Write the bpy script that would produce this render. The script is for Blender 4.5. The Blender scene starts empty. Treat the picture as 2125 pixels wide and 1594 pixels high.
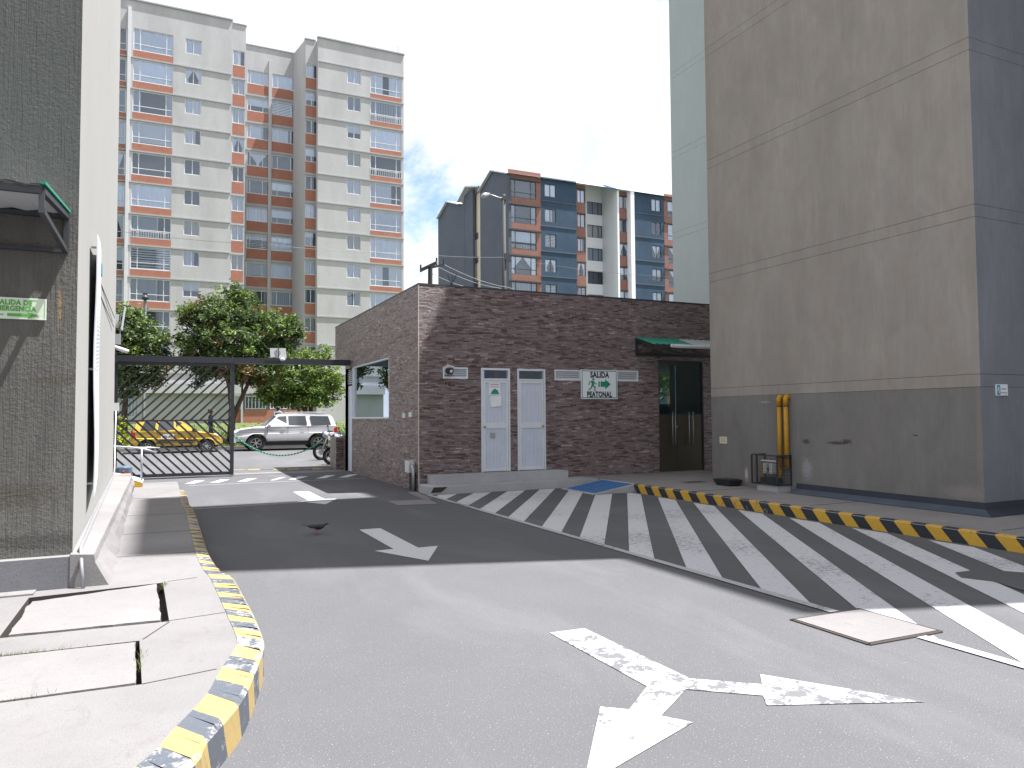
import bpy, bmesh, math, random
from mathutils import Vector, Matrix
from mathutils.geometry import tessellate_polygon
random.seed(7)
S = bpy.context.scene
COL = S.collection
# ---------------------------------------------------------------- camera (X = along the street, Y = along the drive)
CF, CX, CY, COFF, CSL, YAW, EYE = 1540., 1062.5, 797., 67., .007, math.radians(25.2), 1.65
_n = Vector((-CSL, 1, COFF/CF)).normalized()                    # world up in camera (right, up, forward)
_y = (Vector((0, 0, 1)) - _n*_n[2]).normalized()
_x = Vector((1, 0, 0)); _x = (_x - _n*_x.dot(_n) - _y*_x.dot(_y)).normalized()
_c, _s = math.cos(YAW), math.sin(YAW)
def cam2w(d):
    x, y, z = d.dot(_x), d.dot(_y), d.dot(_n)
    return Vector((_c*x+_s*y, -_s*x+_c*y, z))
def ray(px, py): return cam2w(Vector((px-CX, -(py-CY), CF)))
E0 = Vector((0, 0, EYE))
def G(px, py, z=0.):                                             # survey helpers: sight line of the photo met with a real plane
    d = ray(px, py); return E0 + d*((z-EYE)/d.z)
def onY(px, py, Y):
    d = ray(px, py); return E0 + d*(Y/d.y)
def onX(px, py, X):
    d = ray(px, py); return E0 + d*(X/d.x)
cd = bpy.data.cameras.new('camera'); cam = bpy.data.objects.new('camera', cd); COL.objects.link(cam)
r_, u_, b_ = cam2w(Vector((1, 0, 0))), cam2w(Vector((0, 1, 0))), -cam2w(Vector((0, 0, 1)))
cam.matrix_world = Matrix(((r_.x, u_.x, b_.x, 0), (r_.y, u_.y, b_.y, 0), (r_.z, u_.z, b_.z, EYE), (0, 0, 0, 1)))
cd.sensor_width = 36; cd.lens = CF/2125*36; cd.clip_start = .05; cd.clip_end = 3000
S.camera = cam
S.view_settings.view_transform = 'Standard'; S.view_settings.look = 'None'
S.view_settings.exposure = 1.57; S.view_settings.gamma = 1; S.view_settings.use_curve_mapping = False
# ---------------------------------------------------------------- light
SUN_AZ, SUN_EL = math.radians(-17.5), math.radians(67.1)        # azimuth from +X towards +Y
sd = Vector((math.cos(SUN_AZ)*math.cos(SUN_EL), math.sin(SUN_AZ)*math.cos(SUN_EL), math.sin(SUN_EL)))
sl = bpy.data.lights.new('sun', 'SUN'); sl.energy = 5.0; sl.angle = math.radians(.55); sl.color = (1, .982, .965)
so = bpy.data.objects.new('sun', sl); COL.objects.link(so)
so.rotation_euler = sd.to_track_quat('Z', 'Y').to_euler(); so.location = (30, -10, 60)
w = bpy.data.worlds.new('World'); S.world = w; w.use_nodes = True
nt = w.node_tree; nt.nodes.clear()
out = nt.nodes.new('ShaderNodeOutputWorld'); bg = nt.nodes.new('ShaderNodeBackground')
sky = nt.nodes.new('ShaderNodeTexSky'); sky.sky_type = 'NISHITA'; sky.sun_disc = False
sky.sun_elevation = SUN_EL; sky.sun_rotation = math.pi/2 - SUN_AZ; sky.altitude = 2600; sky.air_density = 1; sky.dust_density = 1.2
bg.inputs['Strength'].default_value = .1
tc = nt.nodes.new('ShaderNodeTexCoord')
def wn(scale, detail, rough, zs, dist=0.):
    mp = nt.nodes.new('ShaderNodeMapping'); mp.inputs['Scale'].default_value = (1, 1, zs)
    nt.links.new(tc.outputs['Generated'], mp.inputs[0])
    n = nt.nodes.new('ShaderNodeTexNoise'); n.inputs['Scale'].default_value = scale; n.inputs['Detail'].default_value = detail
    n.inputs['Roughness'].default_value = rough; n.inputs['Distortion'].default_value = dist
    nt.links.new(mp.outputs[0], n.inputs['Vector']); return n.outputs['Fac']
def wm(op, a, b, clamp=False):
    m = nt.nodes.new('ShaderNodeMath'); m.operation = op; m.use_clamp = clamp
    for i, v in enumerate((a, b)):
        if v is None: continue
        if isinstance(v, (int, float)): m.inputs[i].default_value = v
        else: nt.links.new(v, m.inputs[i])
    return m.outputs[0]
def wdir(px, py, tight):                                          # soft gap in the clouds round one direction
    d = ray(px, py).normalized()
    vm = nt.nodes.new('ShaderNodeVectorMath'); vm.operation = 'DOT_PRODUCT'
    nm = nt.nodes.new('ShaderNodeVectorMath'); nm.operation = 'NORMALIZE'; nt.links.new(tc.outputs['Generated'], nm.inputs[0])
    nt.links.new(nm.outputs[0], vm.inputs[0]); vm.inputs[1].default_value = d
    a = wm('SUBTRACT', 1., vm.outputs['Value']); a = wm('MULTIPLY', a, tight); a = wm('MULTIPLY', a, -1.)
    return wm('POWER', 2.718, a)
gaps = wm('ADD', wm('ADD', wdir(885, 440, 210), wm('MULTIPLY', wdir(1375, -25, 900), .9)), wm('MULTIPLY', wdir(1110, 285, 300), .45))
cov = wm('ADD', wn(5.2, 10, .64, 1.6, .3), .22)
cov = wm('SUBTRACT', cov, wm('MULTIPLY', gaps, .37))
rp = nt.nodes.new('ShaderNodeMapRange'); rp.inputs[1].default_value = .36; rp.inputs[2].default_value = .56; rp.interpolation_type = 'SMOOTHSTEP'
nt.links.new(cov, rp.inputs[0])
shade = nt.nodes.new('ShaderNodeMapRange'); nt.links.new(wn(5.5, 8, .62, 2.0, .5), shade.inputs[0])
shade.inputs[1].default_value = .30; shade.inputs[2].default_value = .56
cr = nt.nodes.new('ShaderNodeMix'); cr.data_type = 'RGBA'
nt.links.new(shade.outputs[0], cr.inputs[0]); cr.inputs[6].default_value = (3.05, 3.2, 3.5, 1); cr.inputs[7].default_value = (4.2, 4.28, 4.42, 1)
mx = nt.nodes.new('ShaderNodeMix'); mx.data_type = 'RGBA'
nt.links.new(rp.outputs[0], mx.inputs[0]); nt.links.new(sky.outputs[0], mx.inputs[6]); nt.links.new(cr.outputs[2], mx.inputs[7])
nt.links.new(mx.outputs[2], bg.inputs[0]); nt.links.new(bg.outputs[0], out.inputs[0])

# ---------------------------------------------------------------- node helpers
class NB:
    def __init__(s, name):
        s.m = bpy.data.materials.new(name); s.m.use_nodes = True; s.t = s.m.node_tree; s.N = s.t.nodes; s.L = s.t.links
        s.b = s.N['Principled BSDF']; s.geo = None
    def _in(s, sock, v):
        if v is None: return
        if hasattr(v, 'is_linked') or isinstance(v, bpy.types.NodeSocket): s.L.new(v, sock)
        elif isinstance(v, (tuple, list)) and sock.type == 'RGBA' and len(v) == 3: sock.default_value = (*v, 1)
        else: sock.default_value = v
    def pos(s):
        if not s.geo: s.geo = s.N.new('ShaderNodeNewGeometry')
        return s.geo.outputs['Position']
    def nor(s): s.pos(); return s.geo.outputs['Normal']
    def obj(s): return s.N.new('ShaderNodeTexCoord').outputs['Object']
    def rnd(s): return s.N.new('ShaderNodeObjectInfo').outputs['Random']
    def map(s, v, sc, loc=(0, 0, 0)):
        n = s.N.new('ShaderNodeMapping'); n.inputs['Scale'].default_value = sc; n.inputs['Location'].default_value = loc; s.L.new(v, n.inputs[0]); return n.outputs[0]
    def noise(s, v, scale, detail=4, rough=.55, dist=0, out='Fac'):
        n = s.N.new('ShaderNodeTexNoise'); n.inputs['Scale'].default_value = scale; n.inputs['Detail'].default_value = detail
        n.inputs['Roughness'].default_value = rough; n.inputs['Distortion'].default_value = dist; s._in(n.inputs['Vector'], v); return n.outputs[out]
    def vor(s, v, scale, feat='F1', out='Distance'):
        n = s.N.new('ShaderNodeTexVoronoi'); n.feature = feat; n.inputs['Scale'].default_value = scale; s._in(n.inputs['Vector'], v); return n.outputs[out]
    def math(s, op, a, b=0., c=None, clamp=False):
        n = s.N.new('ShaderNodeMath'); n.operation = op; n.use_clamp = clamp
        s._in(n.inputs[0], a); s._in(n.inputs[1], b)
        if c is not None: s._in(n.inputs[2], c)
        return n.outputs[0]
    def rng(s, v, a, b, c=0., d=1.):
        n = s.N.new('ShaderNodeMapRange'); s._in(n.inputs[0], v)
        for i, q in enumerate((a, b, c, d)): n.inputs[i+1].default_value = q
        return n.outputs[0]
    def mix(s, f, a, b, mode='MIX'):
        n = s.N.new('ShaderNodeMix'); n.data_type = 'RGBA'; n.blend_type = mode
        s._in(n.inputs[0], f); s._in(n.inputs[6], a); s._in(n.inputs[7], b); return n.outputs[2]
    def ramp(s, f, stops, interp='LINEAR'):
        n = s.N.new('ShaderNodeValToRGB'); s._in(n.inputs[0], f); e = n.color_ramp; e.interpolation = interp
        while len(e.elements) < len(stops): e.elements.new(.5)
        for q, (p, c) in zip(e.elements, stops): q.position = p; q.color = (*c, 1)
        return n.outputs[0]
    def sep(s, v):
        n = s.N.new('ShaderNodeSeparateXYZ'); s._in(n.inputs[0], v); return n.outputs
    def comb(s, x, y, z):
        n = s.N.new('ShaderNodeCombineXYZ')
        for i, q in enumerate((x, y, z)): s._in(n.inputs[i], q)
        return n.outputs[0]
    def brick(s, v, c1, c2, mo, bw, rh, ms, off=.5, freq=2):
        n = s.N.new('ShaderNodeTexBrick'); s._in(n.inputs['Vector'], v); n.offset = off; n.offset_frequency = freq
        s._in(n.inputs['Color1'], c1); s._in(n.inputs['Color2'], c2); s._in(n.inputs['Mortar'], mo)
        n.inputs['Scale'].default_value = 1; n.inputs['Mortar Size'].default_value = ms; n.inputs['Mortar Smooth'].default_value = .1
        n.inputs['Brick Width'].default_value = bw; n.inputs['Row Height'].default_value = rh; return n.outputs
    def bump(s, h, st, d=.01):
        n = s.N.new('ShaderNodeBump'); n.inputs['Strength'].default_value = st; n.inputs['Distance'].default_value = d
        s._in(n.inputs['Height'], h); s.L.new(n.outputs[0], s.b.inputs['Normal']); return n.outputs[0]
    def set(s, col=None, rough=None, metal=None, spec=None, alpha=None):
        if col is not None: s._in(s.b.inputs['Base Color'], col)
        if rough is not None: s._in(s.b.inputs['Roughness'], rough)
        if metal is not None: s._in(s.b.inputs['Metallic'], metal)
        if spec is not None: s._in(s.b.inputs['Specular IOR Level'], spec)
        if alpha is not None: s._in(s.b.inputs['Alpha'], alpha)
        return s.m
    def uz(s, su=1., sz=1.):                                       # wall coordinates: runs along either wall direction, up
        p = s.sep(s.pos()); u = s.math('ADD', p[0], p[1]); return s.comb(s.math('MULTIPLY', u, su), s.math('MULTIPLY', p[2], sz), 0.)
def tone(c, k): return tuple(min(1, q*k) for q in c)
def surf(name, c, rough=.85, var=.12, scale=1.2, fine=40, bump=.15, bd=.004, spec=.3, metal=0):
    n = NB(name); a = n.noise(n.pos(), scale, 5, .6); b = n.noise(n.pos(), fine, 3, .6)
    f = n.math('ADD', n.math('MULTIPLY', a, .65), n.math('MULTIPLY', b, .35))
    col = n.mix(n.rng(f, .32, .68), tone(c, 1-var*1.6), tone(c, 1+var))
    n.bump(b, bump, bd); return n.set(col, rough, metal, spec)
def plain(name, c, rough=.5, metal=0, spec=.5): return surf(name, c, rough, .05, 3, 30, .03, .002, spec, metal)

# ---------------------------------------------------------------- mesh helpers
class MB:
    def __init__(s): s.v = []; s.f = []; s.m = []
    def quad(s, *p, m=0):
        i = len(s.v); s.v += [Vector(q) for q in p]; s.f.append(tuple(range(i, i+len(p)))); s.m.append(m); return s
    def box(s, x0, x1, y0, y1, z0, z1, m=0):
        i = len(s.v); s.v += [Vector(q) for q in ((x0,y0,z0),(x1,y0,z0),(x1,y1,z0),(x0,y1,z0),(x0,y0,z1),(x1,y0,z1),(x1,y1,z1),(x0,y1,z1))]
        for f in ((0,3,2,1),(4,5,6,7),(0,1,5,4),(1,2,6,5),(2,3,7,6),(3,0,4,7)): s.f.append(tuple(i+k for k in f)); s.m.append(m)
        return s
    def tube(s, pts, r, n=8, m=0, caps=True):
        pts = [Vector(p) for p in pts]; rs = r if isinstance(r, (list, tuple)) else [r]*len(pts); base = len(s.v); up = Vector((0, 0, 1)); last = None
        for k, p in enumerate(pts):
            d = (pts[min(k+1, len(pts)-1)]-pts[max(k-1, 0)]).normalized()
            if last is None: a = d.orthogonal().normalized()
            else: a = (last - d*last.dot(d)).normalized()
            last = a; b = d.cross(a)
            for q in range(n):
                t = 2*math.pi*q/n; s.v.append(p + (a*math.cos(t)+b*math.sin(t))*rs[k])
        for k in range(len(pts)-1):
            for q in range(n):
                s.f.append((base+k*n+q, base+k*n+(q+1) % n, base+(k+1)*n+(q+1) % n, base+(k+1)*n+q)); s.m.append(m)
        if caps:
            s.f.append(tuple(base+q for q in reversed(range(n)))); s.m.append(m)
            s.f.append(tuple(base+(len(pts)-1)*n+q for q in range(n))); s.m.append(m)
        return s
    def bar(s, a, b, w, h, m=0, up=(0, 0, 1)):                       # rectangular bar from a to b
        a, b = Vector(a), Vector(b); d = (b-a).normalized(); u = Vector(up); x = d.cross(u).normalized()*w/2; y = x.cross(d).normalized()*h/2
        i = len(s.v); s.v += [a-x-y, a+x-y, a+x+y, a-x+y, b-x-y, b+x-y, b+x+y, b-x+y]
        for f in ((0,1,2,3),(7,6,5,4),(0,4,5,1),(1,5,6,2),(2,6,7,3),(3,7,4,0)): s.f.append(tuple(i+k for k in f)); s.m.append(m)
        return s
    def prism(s, poly, fn, a, b, m=0, mc=None):                      # poly of 2D points swept from a to b; fn(p, t) -> 3D
        n = len(poly); i = len(s.v); s.v += [Vector(fn(p, a)) for p in poly] + [Vector(fn(p, b)) for p in poly]
        tris = tessellate_polygon([[Vector((p[0], p[1], 0)) for p in poly]])
        for t in tris:
            s.f.append((i+t[0], i+t[1], i+t[2])); s.m.append(m if mc is None else mc)
            s.f.append((i+n+t[2], i+n+t[1], i+n+t[0])); s.m.append(m if mc is None else mc)
        for k in range(n): s.f.append((i+k, i+(k+1) % n, i+n+(k+1) % n, i+n+k)); s.m.append(m)
        return s
    def ball(s, c, r, n=12, k=8, m=0):
        c = Vector(c); r = Vector(r) if isinstance(r, (tuple, list, Vector)) else Vector((r, r, r)); i = len(s.v)
        s.v.append(c+Vector((0, 0, r.z)))
        for a in range(1, k):
            for b in range(n):
                t = math.pi*a/k; q = 2*math.pi*b/n; s.v.append(c+Vector((r.x*math.sin(t)*math.cos(q), r.y*math.sin(t)*math.sin(q), r.z*math.cos(t))))
        s.v.append(c-Vector((0, 0, r.z))); e = len(s.v)-1
        for b in range(n):
            s.f.append((i, i+1+b, i+1+(b+1) % n)); s.m.append(m); s.f.append((e, e-1-b, e-1-(b+1) % n)); s.m.append(m)
        for a in range(k-2):
            for b in range(n): s.f.append((i+1+a*n+b, i+1+(a+1)*n+b, i+1+(a+1)*n+(b+1) % n, i+1+a*n+(b+1) % n)); s.m.append(m)
        return s
    def torus(s, c, R, r, axis='Y', n=24, k=8, m=0):
        c = Vector(c); i = len(s.v)
        for a in range(n):
            for b in range(k):
                t = 2*math.pi*a/n; q = 2*math.pi*b/k; rr = R+r*math.cos(q); h = r*math.sin(q)
                p = (rr*math.cos(t), h, rr*math.sin(t)) if axis == 'Y' else (h, rr*math.cos(t), rr*math.sin(t))
                s.v.append(c+Vector(p))
        for a in range(n):
            for b in range(k): s.f.append((i+a*k+b, i+a*k+(b+1) % k, i+((a+1) % n)*k+(b+1) % k, i+((a+1) % n)*k+b)); s.m.append(m)
        return s
    def xf(s, M):
        s.v = [M @ v for v in s.v]; return s
WLD = {}
def mesh(name, mb, mats, org=(0, 0, 0), smooth=False, fix=True):
    me = bpy.data.meshes.new(name); o = Vector(org); me.from_pydata([tuple(v-o) for v in mb.v], [], mb.f)
    for m in (mats if isinstance(mats, (list, tuple)) else [mats]): me.materials.append(m)
    me.polygons.foreach_set('material_index', mb.m)
    if smooth: me.polygons.foreach_set('use_smooth', [True]*len(me.polygons))
    if fix:
        bm = bmesh.new(); bm.from_mesh(me); bmesh.ops.recalc_face_normals(bm, faces=bm.faces); bm.to_mesh(me); bm.free()
    me.update(); return me
def place(name, data, parent=None, loc=(0, 0, 0), rot=None, scale=None):   # loc is in world space
    o = bpy.data.objects.new(name, data); COL.objects.link(o); L = Vector(loc)
    if parent is not None: o.parent = parent; o.location = L - WLD[parent.name]
    else: o.location = L
    if rot: o.rotation_euler = rot
    if scale: o.scale = scale
    WLD[o.name] = L; return o
def obj(name, mb, mats, parent=None, org=None, smooth=False, fix=True):
    if org is None:
        org = WLD[parent.name] if parent is not None else Vector((sum(v.x for v in mb.v)/len(mb.v), sum(v.y for v in mb.v)/len(mb.v), min(v.z for v in mb.v)))
    return place(name, mesh(name, mb, mats, org, smooth, fix), parent, org)
def thing(name, label, cat, loc, group=None, rotz=0):
    o = place(name, None, None, loc); o.rotation_euler[2] = rotz; return tag(o, label, cat, group)
def tag(o, label, cat, group=None):
    o['label'] = label; o['category'] = cat
    if group: o['group'] = group
    return o
def struct(o): o['kind'] = 'structure'; return o
def stuff(o): o['kind'] = 'stuff'; return o
def text_mesh(txt, size, bold=.0, sx=1., align='CENTER'):
    c = bpy.data.curves.new('t', 'FONT'); c.body = txt; c.size = size; c.align_x = align; c.offset = bold; c.space_character = 1. if bold == 0 else 1.0+bold/size*1.7; c.extrude = .0015; c.resolution_u = 3
    o = bpy.data.objects.new('t', c); COL.objects.link(o); dg = bpy.context.evaluated_depsgraph_get(); me = bpy.data.meshes.new_from_object(o.evaluated_get(dg))
    bpy.data.objects.remove(o); bpy.data.curves.remove(c)
    for v in me.vertices: v.co.x *= sx
    return me
def lettering(txt, size, mat_, parent, loc, face='-Y', bold=0., sx=1., rotz=0.):
    me = text_mesh(txt, size, bold, sx); me.materials.clear(); me.materials.append(mat_)
    return place('lettering', me, parent, loc, rot=(math.pi/2, 0, rotz))
def wall_holes(u0, u1, z0, z1, holes, depth, fn, m=0, mr=None):
    """wall sheet in (u, z) with rectangular openings and reveals of the given depth; fn(u, d, z) -> world"""
    b = MB(); us = sorted({u0, u1, *[h[0] for h in holes], *[h[1] for h in holes]}); zs = sorted({z0, z1, *[h[2] for h in holes], *[h[3] for h in holes]})
    us = [q for q in us if u0 <= q <= u1]; zs = [q for q in zs if z0 <= q <= z1]
    for i in range(len(zs)-1):
        zc = (zs[i]+zs[i+1])/2; run = None
        for j in range(len(us)-1):
            uc = (us[j]+us[j+1])/2; inside = any(h[0] < uc < h[1] and h[2] < zc < h[3] for h in holes)
            if not inside and run is None: run = us[j]
            if (inside or j == len(us)-2) and run is not None:
                e = us[j] if inside else us[j+1]
                b.quad(fn(run, 0, zs[i]), fn(e, 0, zs[i]), fn(e, 0, zs[i+1]), fn(run, 0, zs[i+1]), m=m); run = None
    for h in holes:
        a, c, d, e = h[:4]; q = mr if mr is not None else m
        b.quad(fn(a, 0, d), fn(a, depth, d), fn(a, depth, e), fn(a, 0, e), m=q); b.quad(fn(c, 0, e), fn(c, depth, e), fn(c, depth, d), fn(c, 0, d), m=q)
        b.quad(fn(a, 0, e), fn(a, depth, e), fn(c, depth, e), fn(c, 0, e), m=q); b.quad(fn(c, 0, d), fn(c, depth, d), fn(a, depth, d), fn(a, 0, d), m=q)
    return b

# ---------------------------------------------------------------- materials
def m_asphalt(name, base, blot=.12):
    n = NB(name); p = n.pos()
    a = n.noise(p, .5, 5, .6); g = n.noise(p, 130, 3, .75); v = n.vor(p, 90)
    c = n.mix(n.rng(a, .3, .7), tone(base, 1-blot), tone(base, 1+blot)); c = n.mix(n.rng(g, .35, .75), tone(base, .62), c)
    st = n.noise(p, 2.3, 6, .7, .4); c = n.mix(n.rng(st, .56, .74, 0, .35), c, tone(base, .66)); lg = n.noise(n.map(p, (1, .3, 1)), .9, 4, .6, .5); c = n.mix(n.rng(lg, .5, .72, 0, .5), c, tone(base, 1.16)); oil = n.rng(n.noise(p, 1.3, 3, .5), .735, .77, 0, .45); c = n.mix(oil, c, tone(base, .45))
    sp = n.rng(n.noise(p, 110, 2, .5), .66, .72); c = n.mix(n.math('MULTIPLY', sp, .75), c, (.36, .36, .37)); dk = n.rng(n.noise(p, 45, 3, .6), .64, .72); c = n.mix(n.math('MULTIPLY', dk, .35), c, tone(base, .4))
    crk = n.vor(n.mix(.12, p, n.noise(p, 3, 4, .6, out='Color')), .42, 'DISTANCE_TO_EDGE')
    ck = n.math('MULTIPLY', n.rng(crk, .0012, .0028, 1, 0), n.rng(n.noise(p, .7, 2), .5, .6)); c = n.mix(n.math('MULTIPLY', ck, .10), c, tone(base, .45))
    n.bump(n.math('ADD', g, v), .35, .004); return n.set(c, .88, None, .15)
M = {}
M['asphalt'] = m_asphalt('asphalt', (.121, .121, .130))
M['street_asphalt'] = m_asphalt('street_asphalt', (.128, .128, .135))
def m_conc(name, base, pits=1., warm=(.36, .31, .27)):
    n = NB(name); p = n.pos(); a = n.noise(p, .8, 6, .65); b = n.noise(p, 28, 4, .7); g = n.noise(p, 150, 2, .6)
    c = n.mix(n.rng(a, .3, .7), tone(base, .84), tone(base, 1.1)); c = n.mix(n.rng(b, .55, .8, 0, .35), c, tone(base, .7))
    c = n.mix(n.rng(n.noise(p, 3.1, 6, .7, .6), .58, .75, 0, .5), c, tone(warm, .9)); c = n.mix(n.rng(g, .60, .68, 0, .45*pits), c, tone(base, .45)); wv = n.noise(n.map(p, (1, .35, 1)), 9, 5, .75, 1.); c = n.mix(n.rng(wv, .58, .70, 0, .35), c, tone(base, .6))
    n.bump(n.math('ADD', b, g), .5, .006); return n.set(c, .9, None, .2)
M['pavement'] = m_conc('pale_concrete', (.180, .173, .175), 1.6, (.155, .138, .132))
M['pavement_shade'] = m_conc('right_pavement_concrete', (.215, .205, .205))
M['slab'] = m_conc('slab_concrete', (.200, .193, .193), 1.3, (.165, .148, .14)); M['step'] = m_conc('step_concrete', (.36, .365, .39))
M['pit'] = plain('pit_earth', (.035, .028, .025), .95)
M['cover'] = m_conc('cover_concrete', (.185, .175, .178), .6, (.16, .145, .14))
def m_comb(name, base, blot=.16, comb=60, amp=.5, tint=(.3, .26, .2), bd=.006, rust=None, spots=(), top=None):
    n = NB(name); u = n.uz(); a = n.noise(n.uz(1, .35), .9, 6, .65); lines = n.noise(n.uz(comb, 1.6), 1., 3, .6); gr = n.noise(n.pos(), 34, 4, .7)
    c = n.mix(n.rng(a, .3, .7), tone(base, 1-blot), tone(base, 1+blot*.7)); c = n.mix(n.rng(lines, .35, .7, 0, .22), c, tone(base, .6))
    c = n.mix(n.rng(n.noise(n.uz(1, .4), 2.7, 6, .7, .5), .5, .72, 0, .45), c, tint); c = n.mix(n.rng(gr, .6, .8, 0, .3), c, tone(base, .65))
    if rust:
        r = n.math('SUBTRACT', 1., n.math('MULTIPLY', n.math('ABSOLUTE', n.math('SUBTRACT', n.sep(n.pos())[0], rust[0])), 55), clamp=True)
        z = n.math('MULTIPLY', n.rng(n.sep(n.pos())[2], rust[1], rust[1]+.15), n.rng(n.sep(n.pos())[2], rust[2]-.1, rust[2], 1, 0))
        c = n.mix(n.math('MULTIPLY', n.math('MULTIPLY', r, z), n.rng(gr, .35, .6)), c, (.42, .24, .07))
    p2 = n.noise(n.uz(1, .55), 1.9, 7, .72, .8); c = n.mix(n.rng(p2, .42, .66, 0, .55), c, tone(base, 1-blot*1.5)); c = n.mix(n.rng(n.noise(n.uz(7, .5), 1., 5, .7), .52, .78, 0, .5), c, tone(base, 1+blot))
    sx = n.sep(n.uz())
    for (u0, z0, ru, rz, col, st) in spots:
        du = n.math('DIVIDE', n.math('SUBTRACT', sx[0], u0), ru); dz = n.math('DIVIDE', n.math('SUBTRACT', sx[1], z0), rz)
        dd = n.math('SQRT', n.math('ADD', n.math('MULTIPLY', du, du), n.math('MULTIPLY', dz, dz))); dd = n.math('ADD', dd, n.math('MULTIPLY', n.math('SUBTRACT', gr, .5), 2.2))
        c = n.mix(n.rng(dd, .5, 1.15, st, 0), c, col)
    if top:
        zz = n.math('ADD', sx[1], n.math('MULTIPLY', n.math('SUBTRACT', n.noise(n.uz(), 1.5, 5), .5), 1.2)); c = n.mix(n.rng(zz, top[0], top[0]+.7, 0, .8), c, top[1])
    n.bump(n.math('ADD', n.math('MULTIPLY', lines, 1.), n.math('MULTIPLY', gr, .8)), amp, bd); return n.set(c, .92, None, .15)
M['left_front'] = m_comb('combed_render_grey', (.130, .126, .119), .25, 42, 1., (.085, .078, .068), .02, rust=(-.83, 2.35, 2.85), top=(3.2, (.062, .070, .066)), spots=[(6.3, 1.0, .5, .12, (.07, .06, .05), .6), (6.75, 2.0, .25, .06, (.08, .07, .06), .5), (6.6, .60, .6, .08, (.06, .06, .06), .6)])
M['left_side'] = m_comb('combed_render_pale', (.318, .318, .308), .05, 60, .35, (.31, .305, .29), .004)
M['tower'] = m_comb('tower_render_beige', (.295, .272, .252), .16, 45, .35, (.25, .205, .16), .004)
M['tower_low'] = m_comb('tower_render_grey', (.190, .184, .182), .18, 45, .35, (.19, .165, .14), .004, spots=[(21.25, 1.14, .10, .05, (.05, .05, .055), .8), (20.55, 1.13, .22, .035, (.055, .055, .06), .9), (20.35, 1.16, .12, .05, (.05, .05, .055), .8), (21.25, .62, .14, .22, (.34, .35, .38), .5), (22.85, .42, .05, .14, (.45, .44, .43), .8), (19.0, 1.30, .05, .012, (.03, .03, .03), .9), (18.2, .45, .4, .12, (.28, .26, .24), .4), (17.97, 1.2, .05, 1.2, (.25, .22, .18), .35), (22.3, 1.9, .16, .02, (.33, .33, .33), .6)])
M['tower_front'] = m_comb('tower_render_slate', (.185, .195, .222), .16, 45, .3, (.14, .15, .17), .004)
M['groove'] = plain('groove_shadow_render', (.10, .095, .09), .95)
M['green_wall'] = m_comb('pale_green_render', (.40, .455, .465), .06, 45, .2, (.37, .42, .41), .003)
M['skirting'] = surf('skirting_blue_grey', (.07, .085, .115), .8, .15, 2, 30, .2)
M['skirting_dark'] = surf('skirting_dark', (.035, .04, .055), .8, .15, 2, 30, .2)
M['facade'] = (lambda n: (n.bump(n.noise(n.pos(), 6, 5, .6), .25, .02), n.set(n.mix(n.rng(n.noise(n.uz(1, .25), .7, 6, .65), .3, .72), (.345, .345, .355), (.435, .435, .445)), .9, None, .2))[1])(NB('facade_render_pale'))
M['facade_line'] = plain('facade_ledge', (.33, .335, .35), .9)
def m_brick(name, c1, c2, mo):
    n = NB(name); o = n.brick(n.uz(), c1, c2, mo, .26, .085, .010); n.bump(o[1], .2, -.006)
    c = n.mix(n.rng(n.noise(n.pos(), 1.5, 4), .35, .7, 0, .3), o[0], tone(c1, .75)); return n.set(c, .85, None, .2)
M['brick'] = m_brick('orange_brick', (.36, .145, .10), (.30, .115, .082), (.34, .22, .17))
M['brick2'] = m_brick('red_brick', (.24, .10, .08), (.185, .075, .062), (.33, .25, .22))
M['blue_wall'] = surf('slate_blue_render', (.042, .072, .120), .9, .16, .5, 5, .15, .01)
M['blue_side'] = surf('blue_grey_render', (.085, .10, .13), .9, .1, .4, 6, .1, .01)
M['white_wall'] = surf('white_render', (.80, .82, .90), .9, .03, .5, 6, .1, .01)
M['cream_wall'] = surf('cream_render', (.55, .50, .40), .9, .06, .5, 6, .1, .01)
M['roof_sheet'] = plain('roof_sheet', (.52, .53, .55), .6)
M['white_frame'] = plain('white_window_frame', (.62, .64, .68), .45); M['dark_frame'] = plain('dark_window_frame', (.05, .05, .055), .4)
M['room'] = plain('dim_room', (.07, .08, .10), .9)
def m_glass(name, tint=(.80, .86, .92), fac=.28, rough=.0):
    n = NB(name); n.N.remove(n.b); o = n.N['Material Output']; tr = n.N.new('ShaderNodeBsdfTransparent'); gl = n.N.new('ShaderNodeBsdfGlossy'); lw = n.N.new('ShaderNodeFresnel'); lw.inputs[0].default_value = 1.5
    tr.inputs[0].default_value = (*tint, 1); gl.inputs['Roughness'].default_value = rough; gl.inputs[0].default_value = (.72, .82, .95, 1); ms = n.N.new('ShaderNodeMixShader')
    f = n.math('ADD', lw.outputs[0], fac, clamp=True); n.L.new(f, ms.inputs[0]); n.L.new(tr.outputs[0], ms.inputs[1]); n.L.new(gl.outputs[0], ms.inputs[2]); n.L.new(ms.outputs[0], o.inputs[0]); return n.m
M['glass'] = m_glass('window_glass', (.90, .94, .99), fac=.13); M['mirror_glass'] = m_glass('tinted_reflective_glass', (.35, .42, .40), .52); M['car_glass'] = m_glass('car_glass', (.10, .12, .14), .06)
M['door_glass'] = m_glass('door_glass', (.72, .82, .78), .05)
def m_cloth(name, c):
    n = NB(name); n.L.new(n.noise(n.obj(), 3, 3), n.b.inputs['Roughness']); n.b.inputs['Roughness'].default_value = .9
    return n.set(n.mix(n.rnd(), tone(c, .82), tone(c, 1.12)), .9, None, .1)
M['sheer'] = m_cloth('sheer_curtain', (.80, .83, .88)); M['cream_cloth'] = m_cloth('cream_curtain', (.58, .55, .50)); M['blind'] = m_cloth('roller_blind', (.80, .83, .87))
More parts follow.
